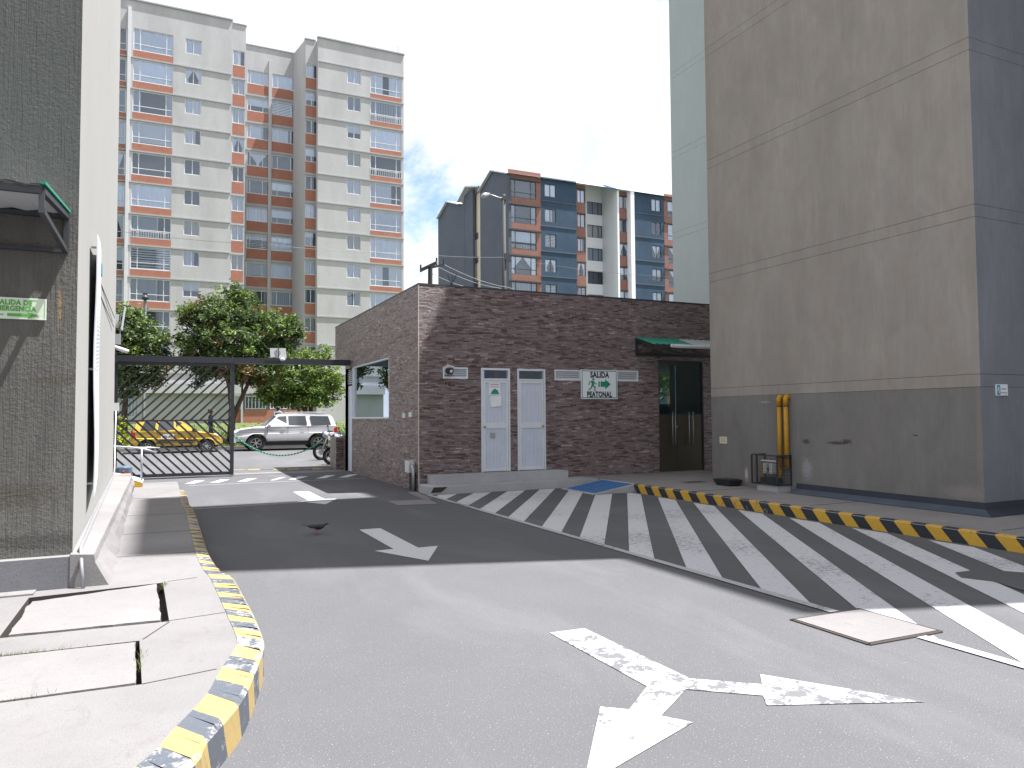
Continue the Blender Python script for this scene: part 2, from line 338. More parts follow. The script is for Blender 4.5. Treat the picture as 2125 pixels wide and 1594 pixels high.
M['grey_cloth'] = m_cloth('grey_curtain', (.42, .46, .52))
def m_stone():                                                    # printed and moulded split-stone tile
    n = NB('split_stone_tile'); P = n.uz()
    p = n.sep(P); row = n.math('FLOOR', n.math('DIVIDE', p[1], .035)); jit = n.noise(n.comb(0., n.math('MULTIPLY', row, 3.7), 0.), 1., 1, .5)
    u = n.math('ADD', p[0], n.math('MULTIPLY', jit, 2.3)); wob = n.math('MULTIPLY', n.math('SUBTRACT', n.noise(P, 5, 3), .5), .014)
    V = n.comb(u, n.math('ADD', p[1], wob), 0.)
    b1 = n.brick(V, (0, 0, 0), (1, 1, 1), (0, 0, 0), .16, .035, .0022, .37, 3); b2 = n.brick(n.map(V, (1, 1, 1), (.31, .0175, 0)), (0, 0, 0), (1, 1, 1), (0, 0, 0), .33, .070, .0, .43, 2)
    k = n.math('ADD', n.math('MULTIPLY', b1[0], .52), n.math('MULTIPLY', b2[0], .26)); k = n.math('ADD', k, n.math('MULTIPLY', n.noise(n.uz(1, 2.6), 8, 6, .78, .4), .44)); k = n.math('SUBTRACT', k, .07)
    c = n.ramp(k, [(.10, (.020, .010, .012)), (.26, (.085, .047, .048)), (.42, (.175, .115, .112)), (.58, (.24, .185, .185)), (.75, (.21, .18, .20)), (.93, (.46, .39, .36))])
    c = n.mix(n.math('MULTIPLY', b1[1], .75), c, (.022, .015, .016)); c = n.mix(n.rng(n.noise(P, 1.1, 5), .35, .7, 0, .25), c, (.10, .068, .064))
    n.bump(n.math('ADD', n.math('MULTIPLY', b1[0], .7), n.math('ADD', n.math('MULTIPLY', n.noise(n.uz(1, 2.5), 22, 4, .65), 1.), n.math('MULTIPLY', b1[1], -.9))), 1., .020)
    return n.set(c, .34, None, .5)
M['stone'] = m_stone(); M['grout'] = plain('tile_grout', (.20, .17, .15), .9); M['trim'] = plain('corner_trim', (.55, .48, .42), .5)
def m_paint(name, base, under, wear, sc=9., crack=False, rough=.6, edge=0):
    n = NB(name); p = n.pos(); a = n.noise(p, sc, 6, .72, .3); b = n.noise(p, .55, 2, .5); fl = n.noise(p, sc*5, 4, .7)
    if edge: b = n.math('ADD', b, n.math('MULTIPLY', n.math('MULTIPLY', n.rng(n.sep(n.nor())[2], .2, .5), n.rng(n.sep(n.nor())[2], .97, .9)), edge))
    w = n.rng(n.math('ADD', n.math('MULTIPLY', a, .75), n.math('MULTIPLY', n.math('ADD', n.math('MULTIPLY', b, .45), n.math('MULTIPLY', fl, .25)), 1.)), wear, wear+.035)
    c = n.mix(n.rng(n.noise(p, 30, 3), .3, .7), tone(base, .86), base)
    if crack:
        cr = n.vor(n.mix(.08, p, n.noise(p, 9, 3, out='Color')), 11, 'DISTANCE_TO_EDGE'); c = n.mix(n.rng(cr, .008, .02, .45, 0), c, under)
    c = n.mix(w, c, under); n.bump(n.math('MULTIPLY', w, -1.), .4, .003); return n.set(c, rough, None, .3)
AS = (.121, .121, .130)
M['paint_arrow'] = m_paint('worn_white_paint', (.42, .42, .43), AS, .740, 7, True); M['paint_white'] = m_paint('white_road_paint', (.50, .50, .52), AS, .85, 12)
M['paint_hatch'] = m_paint('dirty_white_paint', (.50, .50, .53), (.26, .26, .28), .79, 14); M['paint_line'] = m_paint('thin_line_paint', (.36, .36, .38), AS, .79, 14)
M['yellow'] = m_paint('yellow_kerb_paint', (.36, .265, .11), (.27, .25, .23), .80, 12, edge=.10); M['black'] = m_paint('black_kerb_paint', (.085, .095, .115), (.26, .25, .25), .755, 12, edge=.16)
M['yellow_r'] = m_paint('deep_yellow_kerb_paint', (.50, .30, .035), (.16, .13, .10), .82, 13); M['black_r'] = m_paint('dark_kerb_paint', (.022, .026, .036), (.15, .15, .15), .83, 13)
M['blue_paint'] = m_paint('blue_ramp_paint', (.04, .14, .34), (.16, .17, .2), .84, 10)
M['galv'] = plain('galvanised_steel', (.33, .34, .36), .42, .5); M['alu'] = plain('aluminium_frame', (.60, .63, .68), .4, .1); M['alu_door'] = plain('aluminium_door', (.55, .60, .70), .45, .1)
M['gate'] = plain('black_gate_paint', (.018, .02, .028), .4); M['dark_steel'] = plain('dark_steel', (.035, .038, .045), .5, .2); M['steel'] = plain('brushed_steel', (.22, .21, .18), .22, .8)
M['black_plastic'] = plain('black_plastic', (.02, .02, .022), .45); M['rubber'] = plain('rubber', (.02, .02, .02), .85); M['white_plastic'] = plain('white_plastic', (.52, .53, .55), .45)
M['brass'] = plain('brass', (.45, .30, .08), .35, .8); M['green_sheet'] = plain('green_roof_sheet', (.02, .22, .15), .5); M['clear_sheet'] = plain('translucent_sheet', (.42, .44, .46), .5)
M['sign_white'] = plain('sign_white', (.66, .69, .74), .45); M['sign_pale'] = plain('sign_pale_green', (.56, .66, .50), .45); M['sign_green'] = plain('sign_green_ink', (.01, .22, .12), .5)
M['sign_lgreen'] = plain('sign_leaf_green', (.08, .30, .05), .5); M['ink'] = plain('black_ink', (.02, .02, .03), .5); M['teal'] = plain('teal_ink', (.03, .22, .30), .5); M['red'] = plain('red_ink', (.5, .05, .04), .5)
M['gas_yellow'] = m_paint('gas_pipe_paint', (.46, .23, .015), (.13, .08, .04), .84, 14); M['cream'] = plain('cream_paper', (.55, .50, .38), .7); M['print'] = plain('printed_text', (.35, .35, .4), .7)
M['suv'] = plain('white_car_paint', (.50, .50, .52), .25); M['taxi'] = plain('yellow_car_paint', (.52, .35, .06), .3); M['silver'] = plain('silver_alloy', (.45, .45, .46), .3, .7); M['lamp'] = plain('headlamp_glass', (.35, .36, .38), .12)
M['amber'] = plain('amber_lens', (.7, .25, .03), .2); M['redlens'] = plain('red_lens', (.4, .02, .02), .2); M['blue_paint2'] = plain('blue_fairing', (.02, .055, .13), .3)
M['skin'] = plain('brown_skin', (.20, .10, .065), .6); M['hair'] = plain('black_hair', (.012, .01, .01), .6); M['navy'] = plain('navy_cloth', (.03, .04, .10), .85); M['denim'] = plain('dark_denim', (.05, .06, .09), .9)
M['jacket'] = plain('pale_blue_jacket', (.25, .30, .38), .85)
M['chain'] = plain('green_chain', (.05, .30, .18), .5); M['bark'] = surf('bark', (.095, .07, .055), .95, .3, 6, 40, .6, .02)
def m_leaf(name, c):
    n = NB(name); n.N.remove(n.b); d = n.N.new('ShaderNodeBsdfPrincipled'); d.inputs['Roughness'].default_value = .58; t = n.N.new('ShaderNodeBsdfTranslucent'); ms = n.N.new('ShaderNodeMixShader'); ms.inputs[0].default_value = .3
    col = n.mix(n.rng(n.noise(n.pos(), 2.2, 4), .35, .65), tone(c, .7), tone(c, 1.25)); n.L.new(col, d.inputs[0]); n.L.new(n.mix(.5, col, (.16, .22, .02)), t.inputs[0])
    n.L.new(d.outputs[0], ms.inputs[1]); n.L.new(t.outputs[0], ms.inputs[2]); n.L.new(ms.outputs[0], n.N['Material Output'].inputs[0]); return n.m
M['leaf'] = m_leaf('leaf_green', (.045, .085, .03)); M['leaf2'] = m_leaf('leaf_bright', (.135, .21, .04)); M['leaf3'] = m_leaf('leaf_dark', (.028, .052, .028)); M['leaf_red'] = m_leaf('leaf_bronze', (.20, .085, .05)); M['leaf_y'] = m_leaf('leaf_yellow', (.34, .36, .03))
M['grass'] = m_leaf('grass_blade', (.11, .15, .04)); M['lawn'] = surf('lawn_turf', (.085, .11, .035), .95, .3, .8, 9, .4, .02)
M['earth'] = surf('far_ground', (.16, .16, .15), .95, .2, .1, 2, .2, .02); M['pigeon'] = surf('pigeon_grey', (.035, .037, .045), .6, .35, 30, 90, .2); M['pigeon_dark'] = plain('pigeon_dark', (.016, .02, .026), .4); M['pigeon_leg'] = plain('pigeon_leg', (.3, .06, .05), .6)

def zst(Y):                                                        # street climbs gently away from the drive
    return 0. if Y < 23.6 else (.25*(Y-23.6)/11.4 if Y < 35 else .25)
# ---------------------------------------------------------------- ground
b = MB(); b.quad((-400, -300, -.08), (400, -300, -.08), (400, 600, -.08), (-400, 600, -.08)); struct(obj('ground', b, M['earth'], org=(0, 0, 0)))
b = MB(); b.quad((-14, -14, 0), (16, -14, 0), (16, 23.6, 0), (-14, 23.6, 0)); drive = struct(obj('driveway', b, M['asphalt'], org=(0, 0, 0)))
b = MB()
ys = [23.6, 26, 29, 32, 35, 35.7]
for i in range(len(ys)-1): b.quad((-90, ys[i], zst(ys[i])), (110, ys[i], zst(ys[i])), (110, ys[i+1], zst(ys[i+1])), (-90, ys[i+1], zst(ys[i+1])))
struct(obj('street', b, M['street_asphalt'], org=(0, 0, 0)))
def zl(Y): return .36+(Y-35.9)*.055 if Y < 53 else 1.30
b = MB(); yy = [35.88, 38, 41, 45, 49, 53, 59, 75]
for i in range(len(yy)-1): b.quad((-90, yy[i], zl(yy[i])), (110, yy[i], zl(yy[i])), (110, yy[i+1], zl(yy[i+1])), (-90, yy[i+1], zl(yy[i+1])))
struct(obj('lawn', b, M['lawn'], org=(0, 0, 0)))
b = MB(); b.box(-90, 110, 35.7, 35.885, .1, .385); struct(obj('far_kerb', b, M['pavement_shade'], org=(0, 0, 0)))
g = MB(); rg = random.Random(5)
for i in range(16000):
    Y = 35.95+abs(rg.gauss(0, 1))*6; X = rg.uniform(-6, 14)*Y/37
    if Y > 57: continue
    h = rg.uniform(.05, .12); a = rg.uniform(0, 3.1); dx, dy = math.cos(a)*.05, math.sin(a)*.05; z = zl(Y)-.01
    g.quad((X-dx, Y-dy, z), (X+dx, Y+dy, z), (X+rg.uniform(-.04, .04), Y+rg.uniform(-.04, .04), z+h))
tag(stuff(obj('grass', g, M['grass'], org=(0, 36, 0), fix=False)), 'short bright grass on the bank in front of the tall flats', 'grass')
# driveway markings, children of the driveway
def flat(name, pts, m_, z=.005, parent=drive):
    b = MB(); P3 = [Vector((p[0], p[1], z)) for p in pts]
    i = 0; b.v = P3
    for t in tessellate_polygon([P3]): b.f.append(tuple(t)); b.m.append(0)
    o = obj(name, b, m_, parent, fix=True)
    me = o.data
    if me.polygons and me.polygons[0].normal.z < 0: me.flip_normals()
    return o
def gp(l): return [G(*q)[:2] for q in l]
flat('forked_arrow', gp([(1140.5, 1314.4), (1213, 1305), (1432, 1409.5), (1581.6, 1421.6), (1577.5, 1400.6), (1921.5, 1458), (1591.7, 1465.3), (1583.6, 1445), (1423.8, 1431.8), (1372, 1487), (1438, 1500.5), (1210, 1634), (1245.7, 1468), (1306, 1474), (1342.8, 1425.7)]), M['paint_arrow'])
flat('straight_arrow', gp([(745.5, 1100), (789, 1096.7), (868, 1137.3), (908.9, 1133.6), (889, 1164.5), (777, 1144), (816.6, 1140)]), M['paint_white'])
flat('straight_arrow', gp([(608.5, 1021.4), (640, 1020), (673, 1036), (699.4, 1035.3), (675.7, 1047), (615, 1041), (640, 1039)]), M['paint_white'])
flat('edge_line', [(.5, 14.72), (3.1, 14.95), (3.1, 15.02), (.5, 14.79)], M['paint_line'])
for x in (383, 435, 492, 560, 598, 655, 702):
    w2 = 25 if x != 560 else 17; s2 = 22; y = 1004.6-(x-383)*.0405
    flat('give_way_dash', gp([(x, y), (x+w2-5, y-.8), (x+w2-5+s2, y-7.3), (x+s2, y-6.7)]), M['paint_white'])
flat('edge_line', [(.6, 19.9), (5.0, 19.95), (5.0, 20.02), (.6, 19.97)], M['paint_line'])
# hatched zone
LX, KX = 5.08, 9.16; TA = math.tan(math.radians(56.2)); 
def clip_half(poly, nx, ny, c):                                    # keep nx*x+ny*y <= c
    o = []
    for i in range(len(poly)):
        a, b_ = poly[i], poly[(i+1) % len(poly)]; da, db = nx*a[0]+ny*a[1]-c, nx*b_[0]+ny*b_[1]-c
        if da <= 0: o.append(a)
        if (da < 0 < db) or (db < 0 < da):
            t = da/(da-db); o.append((a[0]+(b_[0]-a[0])*t, a[1]+(b_[1]-a[1])*t))
    return o
edges = [13.4, 12.78, 12.21, 11.55, 11.01, 10.43, 9.82, 9.22, 8.71, 8.09, 7.53, 7.02, 6.44, 5.87, 5.33, 4.75, 4.14, 3.56, 2.97, 2.38, 1.79, 1.2, .6, 0, -.6, -1.2]
edges = [14.58, 13.97] + edges
dr_cover = gp([(1648, 1288), (1787, 1268), (1950, 1313), (1803, 1338)])
for i in range(0, len(edges)-1, 2):
    y1, y0 = edges[i], edges[i+1]; x1 = 13.
    poly = [(LX+.03, y0+.03*TA), (x1, y0+(x1-LX)*TA), (x1, y1+(x1-LX)*TA), (LX+.03, y1+.03*TA)]
    poly = clip_half(poly, 0, 1, 14.9); poly = clip_half(poly, 1, 0, KX-.12)
    # the blue ramp corner
    if len(poly) < 3: continue
    if max(p[1] for p in poly) > 13.3:
        a = clip_half(poly, 1, 0, 8.16); bq = clip_half(clip_half(poly, -1, 0, -8.16), 0, 1, 13.3)
        polys = [q for q in (a, bq) if len(q) > 2]
    else: polys = [poly]
    for q in polys:
        # leave out the concrete cover
        if min(p[1] for p in q) < 4.55 and max(p[1] for p in q) > 3.7 and min(p[0] for p in q) < 5.4:
            A = clip_half(q, -1, 0, -5.36); B = clip_half(clip_half(q, 1, 0, 5.36), 0, -1, -4.52); C = clip_half(clip_half(q, 1, 0, 5.36), 0, 1, 3.72)
            for r in (A, B, C):
                if len(r) > 2: flat('hatch_stripe', r, M['paint_hatch'])
        else: flat('hatch_stripe', q, M['paint_hatch'])
flat('edge_line', [(LX-.05, 4.52), (LX+.05, 4.52), (LX+.05, 14.95), (LX-.05, 14.95)], M['paint_line'], .009)
flat('edge_line', [(LX-.05, -6), (LX+.05, -6), (LX+.05, 3.74), (LX-.05, 3.74)], M['paint_line'], .009)
# tar patch over the stripes
flat('tar_patch', gp([(1982, 1190), (2035, 1183), (2125, 1190), (2230, 1215), (2230, 1245), (2125, 1228), (2060, 1208), (1995, 1200)]), M['asphalt'], .010)
# concrete cover and frame
b = MB(); c0 = [(4.60, 3.80), (5.31, 3.78), (5.31, 4.46), (4.60, 4.48)]
b.prism(c0, lambda p, t: (p[0], p[1], t), .002, .014); tag(obj('inspection_cover', b, M['cover']), 'concrete inspection cover in the drive at the shadow edge beside the hatching', 'drain cover')
b = MB()
for a, q in (((4.57, 4.50), (5.35, 4.48)), ((5.335, 4.48), (5.335, 3.76)), ((4.58, 3.78), (5.33, 3.76)), ((4.585, 3.78), (4.585, 4.50))): b.bar((a[0], a[1], .004), (q[0], q[1], .004), .03, .010)
obj('cover_joint', b, M['pit'], drive)
b = MB(); b.prism([(3.98, 13.5), (4.72, 13.36), (4.82, 14.16), (3.99, 14.25)], lambda p, t: (p[0], p[1], t), .002, .012); tag(obj('inspection_cover', b, M['cover']), 'small concrete cover in the road near the corner of the stone clad gatehouse', 'drain cover')
b = MB(); b.quad((4.72, 14.2, .006), (4.92, 14.2, .006), (5.08, 15.75, .006), (4.86, 15.75, .006)); obj('trench_patch', b, M['cover'], drive)

# ---------------------------------------------------------------- left pavement and kerb
PZ = .2
ko = [(-.9, 2.5), (-.35, 2.95), (.11, 3.43), (.2, 3.69), (.38, 4.11), (.49, 4.52), (.59, 4.96), (.62, 5.2), (.63, 5.8), (.62, 6.55), (.60, 7.33), (.53, 7.6), (.47, 8.6), (.47, 10.1), (.47, 13.0), (.43, 13.9), (.45, 16.5), (.47, 18.6)]
ki = [(-1.0, 2.72), (-.5, 3.13), (-.09, 3.52), (.08, 3.91), (.22, 4.25), (.32, 4.65), (.44, 5.08), (.46, 5.36), (.45, 5.8), (.44, 6.24), (.41, 7.3), (.37, 7.8), (.34, 8.7), (.34, 10.1), (.34, 12.9), (.30, 13.9), (.33, 16.5), (.36, 18.6)]
def smooth_path(p):
    o = []
    for i in range(len(p)-1):
        p0, p1, p2, p3 = p[max(i-1, 0)], p[i], p[i+1], p[min(i+2, len(p)-1)]
        for k in range(4):
            t = k/4; o.append(tuple(.5*((2*p1[j])+(-p0[j]+p2[j])*t+(2*p0[j]-5*p1[j]+4*p2[j]-p3[j])*t*t+(-p0[j]+3*p1[j]-3*p2[j]+p3[j])*t**3) for j in (0, 1)))
    o.append(p[-1]); return o
ko, ki = smooth_path(ko), smooth_path(ki)
def kz(Y): return PZ if Y < 15.5 else PZ*max(.1, (18.6-Y)/3.1)
def arclen(p):
    L = [0]
    for i in range(1, len(p)): L.append(L[-1]+math.dist(p[i], p[i-1]))
    return L
def at_len(p, L, s):
    for i in range(1, len(p)):
        if L[i] >= s or i == len(p)-1:
            t = (s-L[i-1])/(L[i]-L[i-1]); return (p[i-1][0]+(p[i][0]-p[i-1][0])*t, p[i-1][1]+(p[i][1]-p[i-1][1])*t)
Lo, Li = arclen(ko), arclen(ki)
kerb = struct(place('kerb', None, None, (.5, 6, 0)))
rk = random.Random(3); s = 0; k = 0; tot = Lo[-1]
while s < tot-.02:
    near = s/tot; wd = (.205 if s < 7 else .17)*rk.uniform(.88, 1.12); e = min(tot, s+wd); b = MB(); nseg = 3
    for q in range(nseg):
        s0, s1 = s+(e-s)*q/nseg, s+(e-s)*(q+1)/nseg; o0, o1 = at_len(ko, Lo, s0), at_len(ko, Lo, s1); i0, i1 = at_len(ki, Li, s0/tot*Li[-1]), at_len(ki, Li, s1/tot*Li[-1])
        z0, z1 = kz(o0[1])+.004, kz(o1[1])+.004; sh = -.07
        f0, f1 = at_len(ko, Lo, min(tot, max(0, s0-sh))), at_len(ko, Lo, min(tot, max(0, s1-sh)))
        c0_ = (o0[0]+(i0[0]-o0[0])*.12, o0[1]+(i0[1]-o0[1])*.12); c1_ = (o1[0]+(i1[0]-o1[0])*.12, o1[1]+(i1[1]-o1[1])*.12); j = rk.uniform(-.007, .004)
        b.quad((*i0, z0), (*c0_, z0+j), (*c1_, z1+j), (*i1, z1)); b.quad((*c0_, z0+j), (*o0, z0-.022), (*o1, z1-.022), (*c1_, z1+j)); b.quad((*o0, z0-.022), (*f0, -.01), (*f1, -.01), (*o1, z1-.022))
    obj('painted_stripe', b, M['yellow'] if k % 2 else M['black'], kerb); s = e; k += 1
# pavement top with two pits
outer = [Vector((p[0], p[1], 0)) for p in ki] + [Vector((.36, 21.2, 0)), Vector((-9, 21.2, 0)), Vector((-9, -6, 0)), Vector((-6, -6, 0)), Vector((-2.2, 1.6, 0))]
h1 = [Vector(q) for q in ((-.97, 7.22, 0), (.02, 7.33, 0), (.06, 5.92, 0), (-.97, 5.98, 0))]; h2 = [Vector(q) for q in ((-1.9, 5.58, 0), (-.12, 5.50, 0), (-.085, 4.60, 0), (-1.7, 4.66, 0))]
allp = outer+h1+h2; b = MB(); b.v = [Vector((p.x, p.y, PZ if p.y < 17 else kz(max(15.5, min(18.6, p.y-1.2))))) for p in allp]
for t in tessellate_polygon([outer, h1, h2]): b.f.append(tuple(t)); b.m.append(0)
pav = struct(obj('left_pavement', b, M['pavement'], org=(0, 5, 0)))
b = MB()
for h in (h1, h2):
    for i in range(4):
        a, c = h[i], h[(i+1) % 4]; b.quad((a.x, a.y, PZ), (c.x, c.y, PZ), (c.x, c.y, .1), (a.x, a.y, .1))
    b.quad(*[(p.x, p.y, .105) for p in h])
obj('cover_pit', b, M['pit'], pav)
b = MB(); rr = random.Random(2)
def rough_slab(c, n=9, j=.006, zt=PZ+.004):
    o = []
    for i in range(4):
        a, q = c[i], c[(i+1) % 4]
        for k in range(n): t = k/n; o.append((a[0]+(q[0]-a[0])*t+rr.uniform(-j, j), a[1]+(q[1]-a[1])*t+rr.uniform(-j, j)))
    return o
b.prism(rough_slab([(-.93, 7.02), (-.03, 7.27), (.0, 5.96), (-.92, 6.02)], 12, .012), lambda p, t: (p[0], p[1], t), .11, PZ+.006); tag(obj('concrete_slab', b, M['slab']), 'cracked concrete slab cover with crumbling front edge, nearest the left wall', 'slab')
b = MB(); b.prism(rough_slab([(-1.88, 5.56), (-.145, 5.475), (-.115, 4.635), (-1.68, 4.685)], 10, .004), lambda p, t: (p[0], p[1], t), .11, PZ+.002); tag(obj('concrete_slab', b, M['slab']), 'intact concrete slab cover with weeds along its far joint, in the near pavement', 'slab')
b = MB(); rg = random.Random(8)
for i in range(420):
    if i < 260: t = rg.gauss(.55, .14); x, y = -1.9+t*1.78, 5.575-t*.08
    elif i < 330: x, y = .03+rg.gauss(0, .012), 7.25+rg.gauss(0, .05)
    elif i < 370: x, y = -.1+rg.gauss(0, .01), rg.uniform(4.9, 5.3)
    else: x, y = rg.uniform(-1.2, -.5), 4.655+rg.gauss(0, .008)
    h = rg.uniform(.01, .032); a = rg.uniform(0, 6.28); b.quad((x, y, .17), (x+.008*math.cos(a), y+.008*math.sin(a), .17), (x+rg.uniform(-.03, .03), y+rg.uniform(-.03, .03), PZ+h))
tag(stuff(obj('weeds', b, M['grass'], fix=False)), 'thin green weeds in the joints of the left pavement slabs', 'weeds')
b = MB()                                                            # fine joints
for a, q in (((-.085, 4.60), (.30, 4.68)), ((.02, 5.93), (.44, 6.0)), ((-.54, 8.9), (.34, 8.85)), ((-.54, 10.6), (.34, 10.55)), ((-.56, 12.6), (.34, 12.5)), ((-.1, 5.52), (.06, 5.9)), ((.06, 7.36), (.3, 7.42)), ((-.55, 15.2), (.33, 15.2))): b.bar((*a, PZ), (*q, PZ), .010, .004)
obj('pavement_joint', b, M['pit'], pav)

# ---------------------------------------------------------------- right pavement, kerb, ramp
rp_ = struct(place('right_pavement', None, None, (10, 10, 0)))
b = MB(); b.box(9.30, 16, -6, 15.6, -.05, .17); b.box(9.30, 13.2, 15.6, 15.84, -.05, .17); obj('pavement_slab', b, M['pavement_shade'], rp_)
b = MB(); b.bar((9.6, 5.9, .172), (11.8, 5.9, .172), .012, .004); b.bar((9.5, 8.9, .172), (10.6, 8.9, .172), .01, .004); b.bar((9.3, 11.6, .172), (10.9, 11.6, .172), .01, .004)
b.quad((10.4, 13.05, .173), (10.9, 13.05, .173), (10.9, 13.35, .173), (10.35, 13.35, .173)); obj('pavement_joint', b, M['pit'], rp_)
kr = struct(place('right_kerb', None, None, (9.2, 8, 0)))
y = -5.; k = 0; rk = random.Random(9)
while y < 13.3:
    wd = .235*rk.uniform(.94, 1.06); e = min(13.42, y+wd); b = MB(); sh = -.17; jx = rk.uniform(-.008, .008)
    b.quad((9.30, y, .176), (9.21, y, .178), (9.21, e, .178), (9.30, e, .176)); b.quad((9.21, y, .178), (9.185, y, .155), (9.185, e, .155), (9.21, e, .178))
    b.quad((9.185, y, .155), (9.165+jx, y+sh, -.01), (9.165+jx, e+sh, -.01), (9.185, e, .155)); obj('painted_stripe', b, M['yellow_r'] if k % 2 else M['black_r'], kr); y = e; k += 1
b = MB(); b.box(9.19, 9.305, -5, 13.4, -.02, .165); obj('kerb_body', b, M['step'], kr)
rt = thing('wheelchair_ramp', 'blue painted wheelchair ramp leading up to the right pavement by the yellow kerb', 'ramp', (8.7, 14.1, 0))
b = MB(); prof = [(8.16, .0), (9.29, .0), (9.29, .176)]
b.prism(prof, lambda p, t: (p[0], t, p[1]), 13.4, 14.82); obj('ramp_body', b, M['step'], rt)
b = MB(); b.quad((8.26, 13.5, .021), (9.21, 13.5, .169), (9.21, 14.72, .169), (8.26, 14.72, .021)); obj('painted_top', b, M['blue_paint'], rt)
b = MB()
def rz(x): return (x-8.16)/(9.29-8.16)*.176+.009
cx_, cy_ = 8.72, 14.12
for a, q, w3 in (((-.08, .22), (-.02, .0), .05), ((-.02, .0), (.16, -.02), .05), ((.16, -.02), (.22, -.2), .05), ((-.08, .10), (.06, .08), .04)):
    x0, y0, x1, y1 = cx_+a[1], cy_-a[0], cx_+q[1], cy_-q[0]; b.bar((x0, y0, rz(x0)), (x1, y1, rz(x1)), w3, .002)
for k in range(9):
    t0, t1 = math.radians(100+k*24), math.radians(124+k*24); x0, y0, x1, y1 = cx_-.08+.15*math.cos(t0), cy_+.15*math.sin(t0), cx_-.08+.15*math.cos(t1), cy_+.15*math.sin(t1); b.bar((x0, y0, rz(x0)), (x1, y1, rz(x1)), .04, .002)
obj('wheelchair_symbol', b, m_paint('faded_symbol_paint', (.16, .24, .40), (.06, .13, .28), .72, 12), rt)

# ---------------------------------------------------------------- towers on the right
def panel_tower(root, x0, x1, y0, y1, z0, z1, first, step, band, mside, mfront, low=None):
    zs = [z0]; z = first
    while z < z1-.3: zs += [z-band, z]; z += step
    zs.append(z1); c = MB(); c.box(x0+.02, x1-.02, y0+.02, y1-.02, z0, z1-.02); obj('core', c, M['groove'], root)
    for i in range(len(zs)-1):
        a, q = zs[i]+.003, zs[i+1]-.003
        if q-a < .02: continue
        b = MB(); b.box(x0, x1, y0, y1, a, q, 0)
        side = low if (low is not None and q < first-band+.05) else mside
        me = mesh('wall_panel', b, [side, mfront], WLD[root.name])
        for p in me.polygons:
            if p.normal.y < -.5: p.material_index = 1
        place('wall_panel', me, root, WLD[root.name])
AX, AY0, AY1 = 10.95, 6.98, 12.95
ta = thing('beige_tower', 'tall windowless beige rendered apartment tower on the right with dark blue grey skirting', 'apartment building', (13.5, 10, 0))
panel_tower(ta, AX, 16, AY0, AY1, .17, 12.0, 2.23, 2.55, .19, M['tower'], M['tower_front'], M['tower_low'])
b = MB(); b.box(AX, 18, 5.34, 11.6, 12.003, 28.2); b.box(14.42, 18, 11.601, 12.04, 12.004, 26.0); obj('upper_floors', b, M['tower'], ta)  # unseen upper storeys, shifted and stepped to shape the shadow on the drive
b = MB()
pr = [(AX+.01, .33), (AX-.03, .32), (AX-.05, .22), (AX-.36, .176), (AX+.01, .176)]
i0 = len(b.v); 
b.quad((AX-.012, AY0-.012, .33), (AX-.012, 10.55, .34), (AX-.03, 10.55, .24), (AX-.03, AY0-.03, .235), m=1)
b.quad((AX-.03, AY0-.03, .235), (AX-.03, 10.55, .24), (AX-.30, 10.5, .178), (AX-.34, AY0-.3, .178), m=0)
b.quad((AX-.012, AY0-.012, .33), (AX-.03, AY0-.03, .235), (16, AY0-.03, .235), (16, AY0-.012, .34), m=1)
b.quad((AX-.03, AY0-.03, .235), (AX-.34, AY0-.3, .178), (16, AY0-.3, .178), (16, AY0-.03, .235), m=1)
obj('skirting', b, [M['skirting'], M['skirting_dark']], ta)
te = thing('pale_green_tower', 'pale green rendered apartment tower standing behind the beige tower and above the gatehouse', 'apartment building', (18, 16, 0))
panel_tower(te, 14.42, 20, 12.97, 18.72, 4.66, 26.0, 7.35, 2.55, .19, M['green_wall'], M['green_wall'])
obj('upper_wing', MB().box(18.01, 20, 11.2, 12.96, 12.0, 27.5).box(14.42, 18, 12.05, 12.96, 12.01, 26.0), M['green_wall'], te)  # unseen blocks added to stop sun reaching the steps and ramp
tcw = thing('tower_wing', 'grey rendered wing of the beige tower, outside the right edge of the photo', 'apartment building', (15, 4, 0))
b = MB(); b.box(12.62, 22, 2.12, 5.4, .17, 19.4); b.box(12.62, 22, 5.4, 6.9, .17, 11.99); obj('wall', b, M['tower_front'], tcw)
# small notices, stains, pipes, gas cage, tray on the beige tower
b = MB(); b.box(AX-.012, AX-.002, 12.46, 12.69, 1.03, 1.18); t = tag(obj('paper_notice', b, M['cream']), 'small cream notice stuck low on the beige tower near the glass entrance', 'notice')
b = MB()
for z in (1.13, 1.10, 1.075): b.box(AX-.0145, AX-.0125, 12.50, 12.65, z, z+.008)
obj('printed_lines', b, M['print'], t)
sr = thing('wall_sign', 'small blue and white sign on the shaded front of the beige tower', 'sign', (11.42, AY0-.02, 1.99))
b = MB(); b.box(11.29, 11.56, AY0-.022, AY0-.002, 1.91, 2.08); obj('panel', b, M['sign_white'], sr)
b = MB(); b.box(11.30, 11.375, AY0-.0255, AY0-.0225, 1.92, 2.07); obj('blue_field', b, M['teal'], sr)
b = MB(); b.box(11.335, 11.35, AY0-.028, AY0-.026, 1.945, 2.045); b.box(11.315, 11.345, AY0-.028, AY0-.026, 1.98, 2.03); obj('pictogram', b, M['sign_white'], sr)
b = MB(); b.box(11.40, 11.52, AY0-.0255, AY0-.0225, 2.0, 2.022); b.box(11.39, 11.54, AY0-.0255, AY0-.0225, 1.945, 1.965); b.box(11.50, 11.52, AY0-.0255, AY0-.0225, 1.92, 1.932); obj('printed_lines', b, M['print'], sr)
